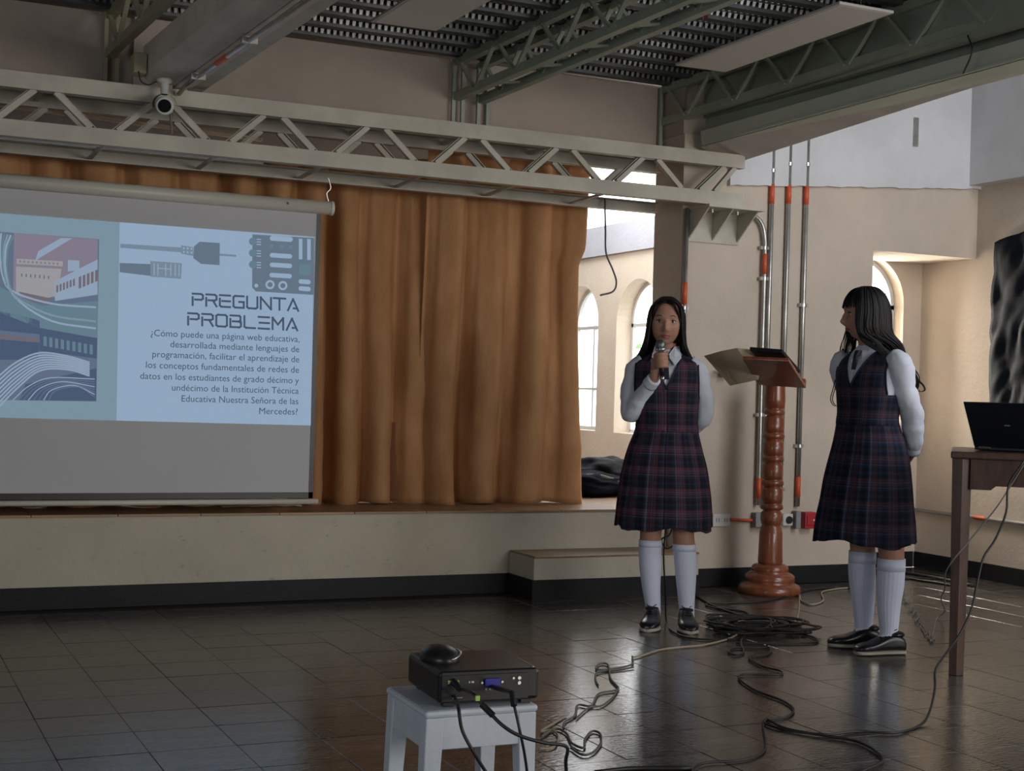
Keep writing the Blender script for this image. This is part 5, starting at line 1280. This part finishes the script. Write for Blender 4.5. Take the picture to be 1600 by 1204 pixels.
# ---------------- girl looking to the left
def girl_listening():
    p = onZ(1350, 1014); root = thing('person', 'girl with long black hair in plaid pinafore looking left, hands behind back', 'person', (p.x, p.y, 0), -math.atan2(p.x, p.y))
    mm = .002813
    X = lambda px, py: (px-1350-.0293*(1014-py))*mm
    Zp = lambda py: (1014-py)*mm
    TY = -.78; f = Vector((math.sin(TY), -math.cos(TY), 0)); rt = Vector((math.cos(TY), math.sin(TY), 0))   # f = facing, rt = her left (toward camera/right)
    hc = Vector((-.040, -.01, Zp(487)+.002)); HY = -1.33
    HM = Matrix.Translation(hc)@Matrix.Rotation(HY, 4, 'Z')@Matrix.Rotation(.03, 4, 'X')@Matrix.Scale(1.03, 4)
    b = MB(); hm = transform(head_mesh(), HM); b.add(hm.v, hm.f)
    nb = Vector((-.006, .01, 1.30))
    b.tube([nb+Vector((0, 0, -.06)), nb, Vector((-.018, .008, 1.37)), Vector((-.028, .0, 1.42))], [.062, .049, .046, .052], 28)
    trunk = [(.80, -.004, 0, .13, .095), (.90, -.006, 0, .136, .10), (1.0, -.010, 0, .125, .09), (1.1, -.010, 0, .13, .09), (1.2, -.008, 0, .145, .09), (1.27, -.006, .005, .14, .07), (1.315, -.006, .01, .08, .055)]
    b.rings([ring((r[1], r[2], r[0]), r[3], r[4], TY) for r in lerp_rows(trunk, 30)])
    Lk = [(-.055, .055, .82), (-.035, .052, .62), (X(1348, 850), .045, .46), (X(1347, 880), .055, .35), (X(1349, 930), .065, .22), (X(1349, 985), .065, .09), (X(1345, 1000), .05, .05)]
    Rk = [(.055, -.05, .82), (.075, -.06, .62), (X(1391, 855), -.075, .46), (X(1391, 885), -.065, .35), (X(1388, 935), -.06, .22), (X(1387, 992), -.06, .09), (X(1382, 1005), -.075, .05)]
    for P in (Lk, Rk): b.tube(spline(P, 5), [v[1] for v in lerp_rows([(0, .084), (1, .072), (2, .056), (3, .055), (4, .046), (5, .032), (6, .031)], 30)], 24)
    # near arm (her left)
    sh = Vector((.115, -.115, 1.255)); el = Vector((X(1426, 645), -.03, Zp(645))); wr = Vector((X(1424, 700), .085, Zp(704)))
    b.tube(spline([sh, el, wr], 6), [v[1] for v in lerp_rows([(0, .036), (1, .028), (2, .023)], 12)], 16)
    hand(b, wr, (-.55, .30, -.55), (-.6, -.6, .1), .95, .30)
    sh2 = Vector((-.125, .125, 1.255)); el2 = Vector((-.06, .24, 1.03)); wr2 = Vector((.10, .20, .90))
    b.tube(spline([sh2, el2, wr2], 6), [v[1] for v in lerp_rows([(0, .036), (1, .028), (2, .023)], 12)], 16)
    hand(b, wr2, (.7, -.35, -.3), (0, -1, 0), .95, .35)
    remeshed('body', b, M['skin'], root, .0030, 3)
    face_parts(root, HM)
    tr = [(.99, -.014, 0, .136, .100), (1.06, -.012, 0, .138, .100), (1.13, -.010, 0, .147, .106), (1.19, -.008, 0, .154, .108), (1.24, -.007, .002, .156, .096), (1.28, -.006, .005, .143, .078), (1.305, -.006, .008, .110, .062), (1.325, -.007, .01, .074, .054), (1.345, -.008, .01, .054, .050)]
    cloth_loft('shirt', tr, M['shirt'], root, steps=50, wr=.01, yaw=TY)
    tube_part('shirt_sleeve', [sh-rt*.035+Vector((0, 0, .035)), sh+rt*.010+Vector((0, 0, -.004)), sh.lerp(el, .45)+Vector((-.006, 0, 0)), el+Vector((-.008, 0, .012)), el+Vector((-.004, .018, -.03)), el.lerp(wr, .5)+Vector((.002, 0, -.006)), wr+Vector((0, -.006, .02))], [.044, .052, .051, .050, .047, .043, .035], M['shirt'], root, wr=.16, seed=3, n=36)
    tube_part('shirt_cuff', [wr+Vector((0, -.02, .045)), wr+Vector((0, 0, .0))], [.040, .036], M['shirt'], root)
    tube_part('shirt_sleeve', [sh2+rt*.035+Vector((0, 0, .035)), sh2-rt*.006+Vector((0, 0, -.008)), el2+Vector((0, 0, .01)), el2.lerp(wr2, .5), wr2], [.048, .058, .052, .045, .035], M['shirt'], root, wr=.08, seed=7, n=32)
    # collar
    C0 = Vector((-.008, .008, 0))
    def cp(s, lx, ly, z): return C0+rt*lx*s+f*ly+Vector((0, 0, z))
    for s in (-1, 1):
        A = [cp(s, .006, .058, 1.325), cp(s, .040, .094, 1.262), cp(s, .078, .052, 1.302), cp(s, .060, -.012, 1.372), cp(s, .040, .030, 1.368)]
        MB().hexa(A, [v-f*.004-Vector((0, 0, .003)) for v in A]).build('shirt_collar', M['shirt'], root, bevel=.001)
    MB().hexa([cp(1, -.012, .078, 1.296), cp(1, .012, .078, 1.296), cp(1, .014, .070, 1.322), cp(1, -.014, .070, 1.322)], [cp(1, -.010, .096, 1.298), cp(1, .010, .096, 1.298), cp(1, .012, .084, 1.322), cp(1, -.012, .084, 1.322)]).build('tie_knot', M['tie'], root, bevel=.002)
    MB().hexa([cp(1, -.009, .088, 1.298), cp(1, .009, .088, 1.298), cp(1, .018, .098, 1.19), cp(1, -.016, .098, 1.19)], [cp(1, -.009, .096, 1.298), cp(1, .009, .096, 1.298), cp(1, .018, .108, 1.19), cp(1, -.016, .108, 1.19)]).build('tie', M['tie'], root, bevel=.001)
    def keep(a, lx, ly, z):
        if ly < 0 and abs(lx) < (z-1.165)*.50 and z > 1.165: return False
        if z > 1.315 and ly < .03: return abs(lx) > .062
        if z > 1.13 and abs(lx) > .150-max(0, z-1.2)*.05 and z < 1.292: return False
        return z < 1.342
    cloth_loft('pinafore_bodice', tr, M['plaid2'], root, n=220, steps=110, off=.0075, keep=keep, wr=.012, uvs=.86, yaw=TY)
    piping(root, tr, TY, 1.158, 1.315, .50, M['plaid2'])
    cloth_loft('waist_band', [(.995, -.014, 0, .147, .110), (1.015, -.014, 0, .146, .109), (1.032, -.013, 0, .145, .108)], M['plaid2'], root, n=120, steps=6, uvs=.86, yaw=TY)
    np_ = 24
    def pleat(a, t):
        s_ = a*np_/(2*PI); fr = s_-math.floor(s_); w = (fr/.75 if fr < .75 else (1-fr)/.25); d = 1-t
        return ((w-.5)*.055*(.25+.75*d)+.018*math.sin(3*a+2)*d+.010*math.sin(5*a)*d, d*d*(.012*math.sin(a*3+1)+.005*math.sin(a*8)))
    sk = [(.478, -.012, 0, .222, .192), (.58, -.012, 0, .214, .184), (.70, -.008, 0, .200, .170), (.82, -.004, 0, .180, .152), (.92, -.004, 0, .160, .132), (.98, -.010, 0, .148, .114), (1.018, -.014, 0, .142, .106)]
    cloth_loft('pleated_skirt', sk, M['plaid2'], root, n=288, steps=52, pleat=pleat, uvs=1.18, wr=.02, yaw=TY)
    for P, top in ((Lk, .425), (Rk, .412)):
        pts = [q for q in spline(P, 6) if q.z < top]; pts = [Vector((pts[0].x, pts[0].y, top))]+pts
        rs = [(.0590 if q.z > .30 else (.038+(q.z-.09)*.100 if q.z > .09 else .038)) for q in pts]
        n_ = 80; mb = MB().tube(pts, rs, n_)
        for idx, v in enumerate(mb.v):
            i = idx//n_; c = pts[min(i, len(pts)-1)]; d = Vector(v)-c
            if i > 1: mb.v[idx] = tuple(c+d*(1+.012*math.sin(idx % n_*2*PI/4)))
        s_ = mb.build('sock', M['sock'], root, smooth=True)
        MB().tube([pts[0]+Vector((0, 0, .004)), pts[0]+Vector((0, 0, -.048))], [.0600, .0608], 48).build('sock_cuff', M['sock'], s_, smooth=True)
    shoe(root, (X(1350, 1005), .058, 0), -1.25, .235, -1); shoe(root, (X(1388, 1012), -.078, 0), -1.05, .235, 1)
    # hair, in head space (face -y; her left = +x, toward the camera)
    rr = random.Random(9); S_ = []
    HI = HM.inverted()
    def W_(x, y, z): return HI@Vector((x, y, z))          # from body space to head space
    for i in range(300):
        side = 1 if i % 3 else -1
        q0 = skull(rr.uniform(0, .25), rr.uniform(-PI, PI), 1.04)
        u = rr.random(); a1 = side*(1.12+u*1.95); k = 1.06+rr.uniform(0, .06)
        pts = [q0, skull(.5, a1, k), skull(1.0, a1, k), skull(1.5, a1, k)]
        d = pts[-1]; e_ = HM@Vector((d.x*1.04, d.y*1.06, -.08))
        # fall behind the near shoulder and down the back
        tgt = Vector((.105+.05*rr.random(), .02+.07*rr.random(), 1.28)) if a1 > 0 else Vector((.02+.06*rr.random(), .10+.05*rr.random(), 1.28))
        if a1 > 0 and u < .16: tgt = Vector((.045+.03*rr.random(), -.08, 1.29))
        m_ = e_.lerp(tgt, .5)+Vector((.010, 0, .01))
        pts += [HI@e_, HI@m_, HI@tgt, W_(tgt.x+.025+.03*rr.random(), tgt.y+.05, 1.22-.04*rr.random()), W_(min(.19, tgt.x+.045+.04*rr.random()), tgt.y+.06, 1.17-.05*rr.random())]
        S_.append((pts, rr.uniform(.003, .0055)))
    for i in range(110):      # fringe combed forward over the brow
        a = rr.uniform(-1.1, 1.1); q0 = skull(rr.uniform(.02, .3), a*.6, 1.04)
        S_.append(([q0, skull(.55, a, 1.07), skull(.95, a, 1.075), skull(1.22+.10*rr.random()+.10*abs(a), a*1.02, 1.09)+Vector((0, 0, 0))], rr.uniform(.0025, .0042)))
    for i in range(46):       # locks beside the near cheek
        a = 1.0+rr.uniform(0, .35); e_ = HM@(skull(1.5, a, 1.08)+Vector((0, 0, -.06)))
        S_.append(([skull(.1, a, 1.04), skull(.6, a, 1.08), skull(1.1, a, 1.09), skull(1.5, a, 1.09), HI@e_, HI@Vector((e_.x+.030, -.085, 1.36)), HI@Vector((.045+.02*rr.random(), -.10, 1.30)), HI@Vector((.070+.02*rr.random(), -.085, 1.25))], rr.uniform(.002, .0038)))
    for i in range(34):       # thin strands hanging beyond the far cheek
        a = -1.0-rr.uniform(0, .5); x = X(rr.uniform(1311, 1334), 560)
        S_.append(([skull(.1, a, 1.04), skull(.6, a, 1.08), skull(1.1, a, 1.08), skull(1.5, a, 1.08), W_(x+.01, .09, 1.36), W_(x, .11, 1.30), W_(x-.012, .12, 1.24)], rr.uniform(.0014, .0030)))
    for (x0, xs) in ((1302, 0), (1306, 3)):      # lock in front of the far shoulder
        S_.append(([W_(X(1318+xs, 540), .10, Zp(540)), W_(X(1308+xs, 580), .11, Zp(580)), W_(X(1302+xs, 605), .11, Zp(605)), W_(X(1298+xs, 622), .11, Zp(622)), W_(X(1303+xs, 632), .11, Zp(632)), W_(X(1310+xs, 632), .11, Zp(632))], .0022))
    for i in range(6):        # curled ends by the near elbow
        o_ = rr.uniform(-3, 3)
        S_.append(([W_(X(1405, 545+o_), .04, Zp(545)), W_(X(1422+o_, 565), .03, Zp(565)), W_(X(1430+o_, 585), .03, Zp(585)), W_(X(1440+o_*.5, 595), .03, Zp(595)), W_(X(1443+o_*.4, 603), .03, Zp(603)), W_(X(1436+o_*.4, 607), .03, Zp(606)), W_(X(1431+o_, 603), .03, Zp(601))], rr.uniform(.0011, .0020)))
    cap = skull_cap(lambda t, a: t < 1.0 or abs(a) > 1.12, 1.05)
    hm = transform(hair_mesh(S_, cap), HM)
    hm.build('hair', M['hair'], root, smooth=True)
girl_listening()
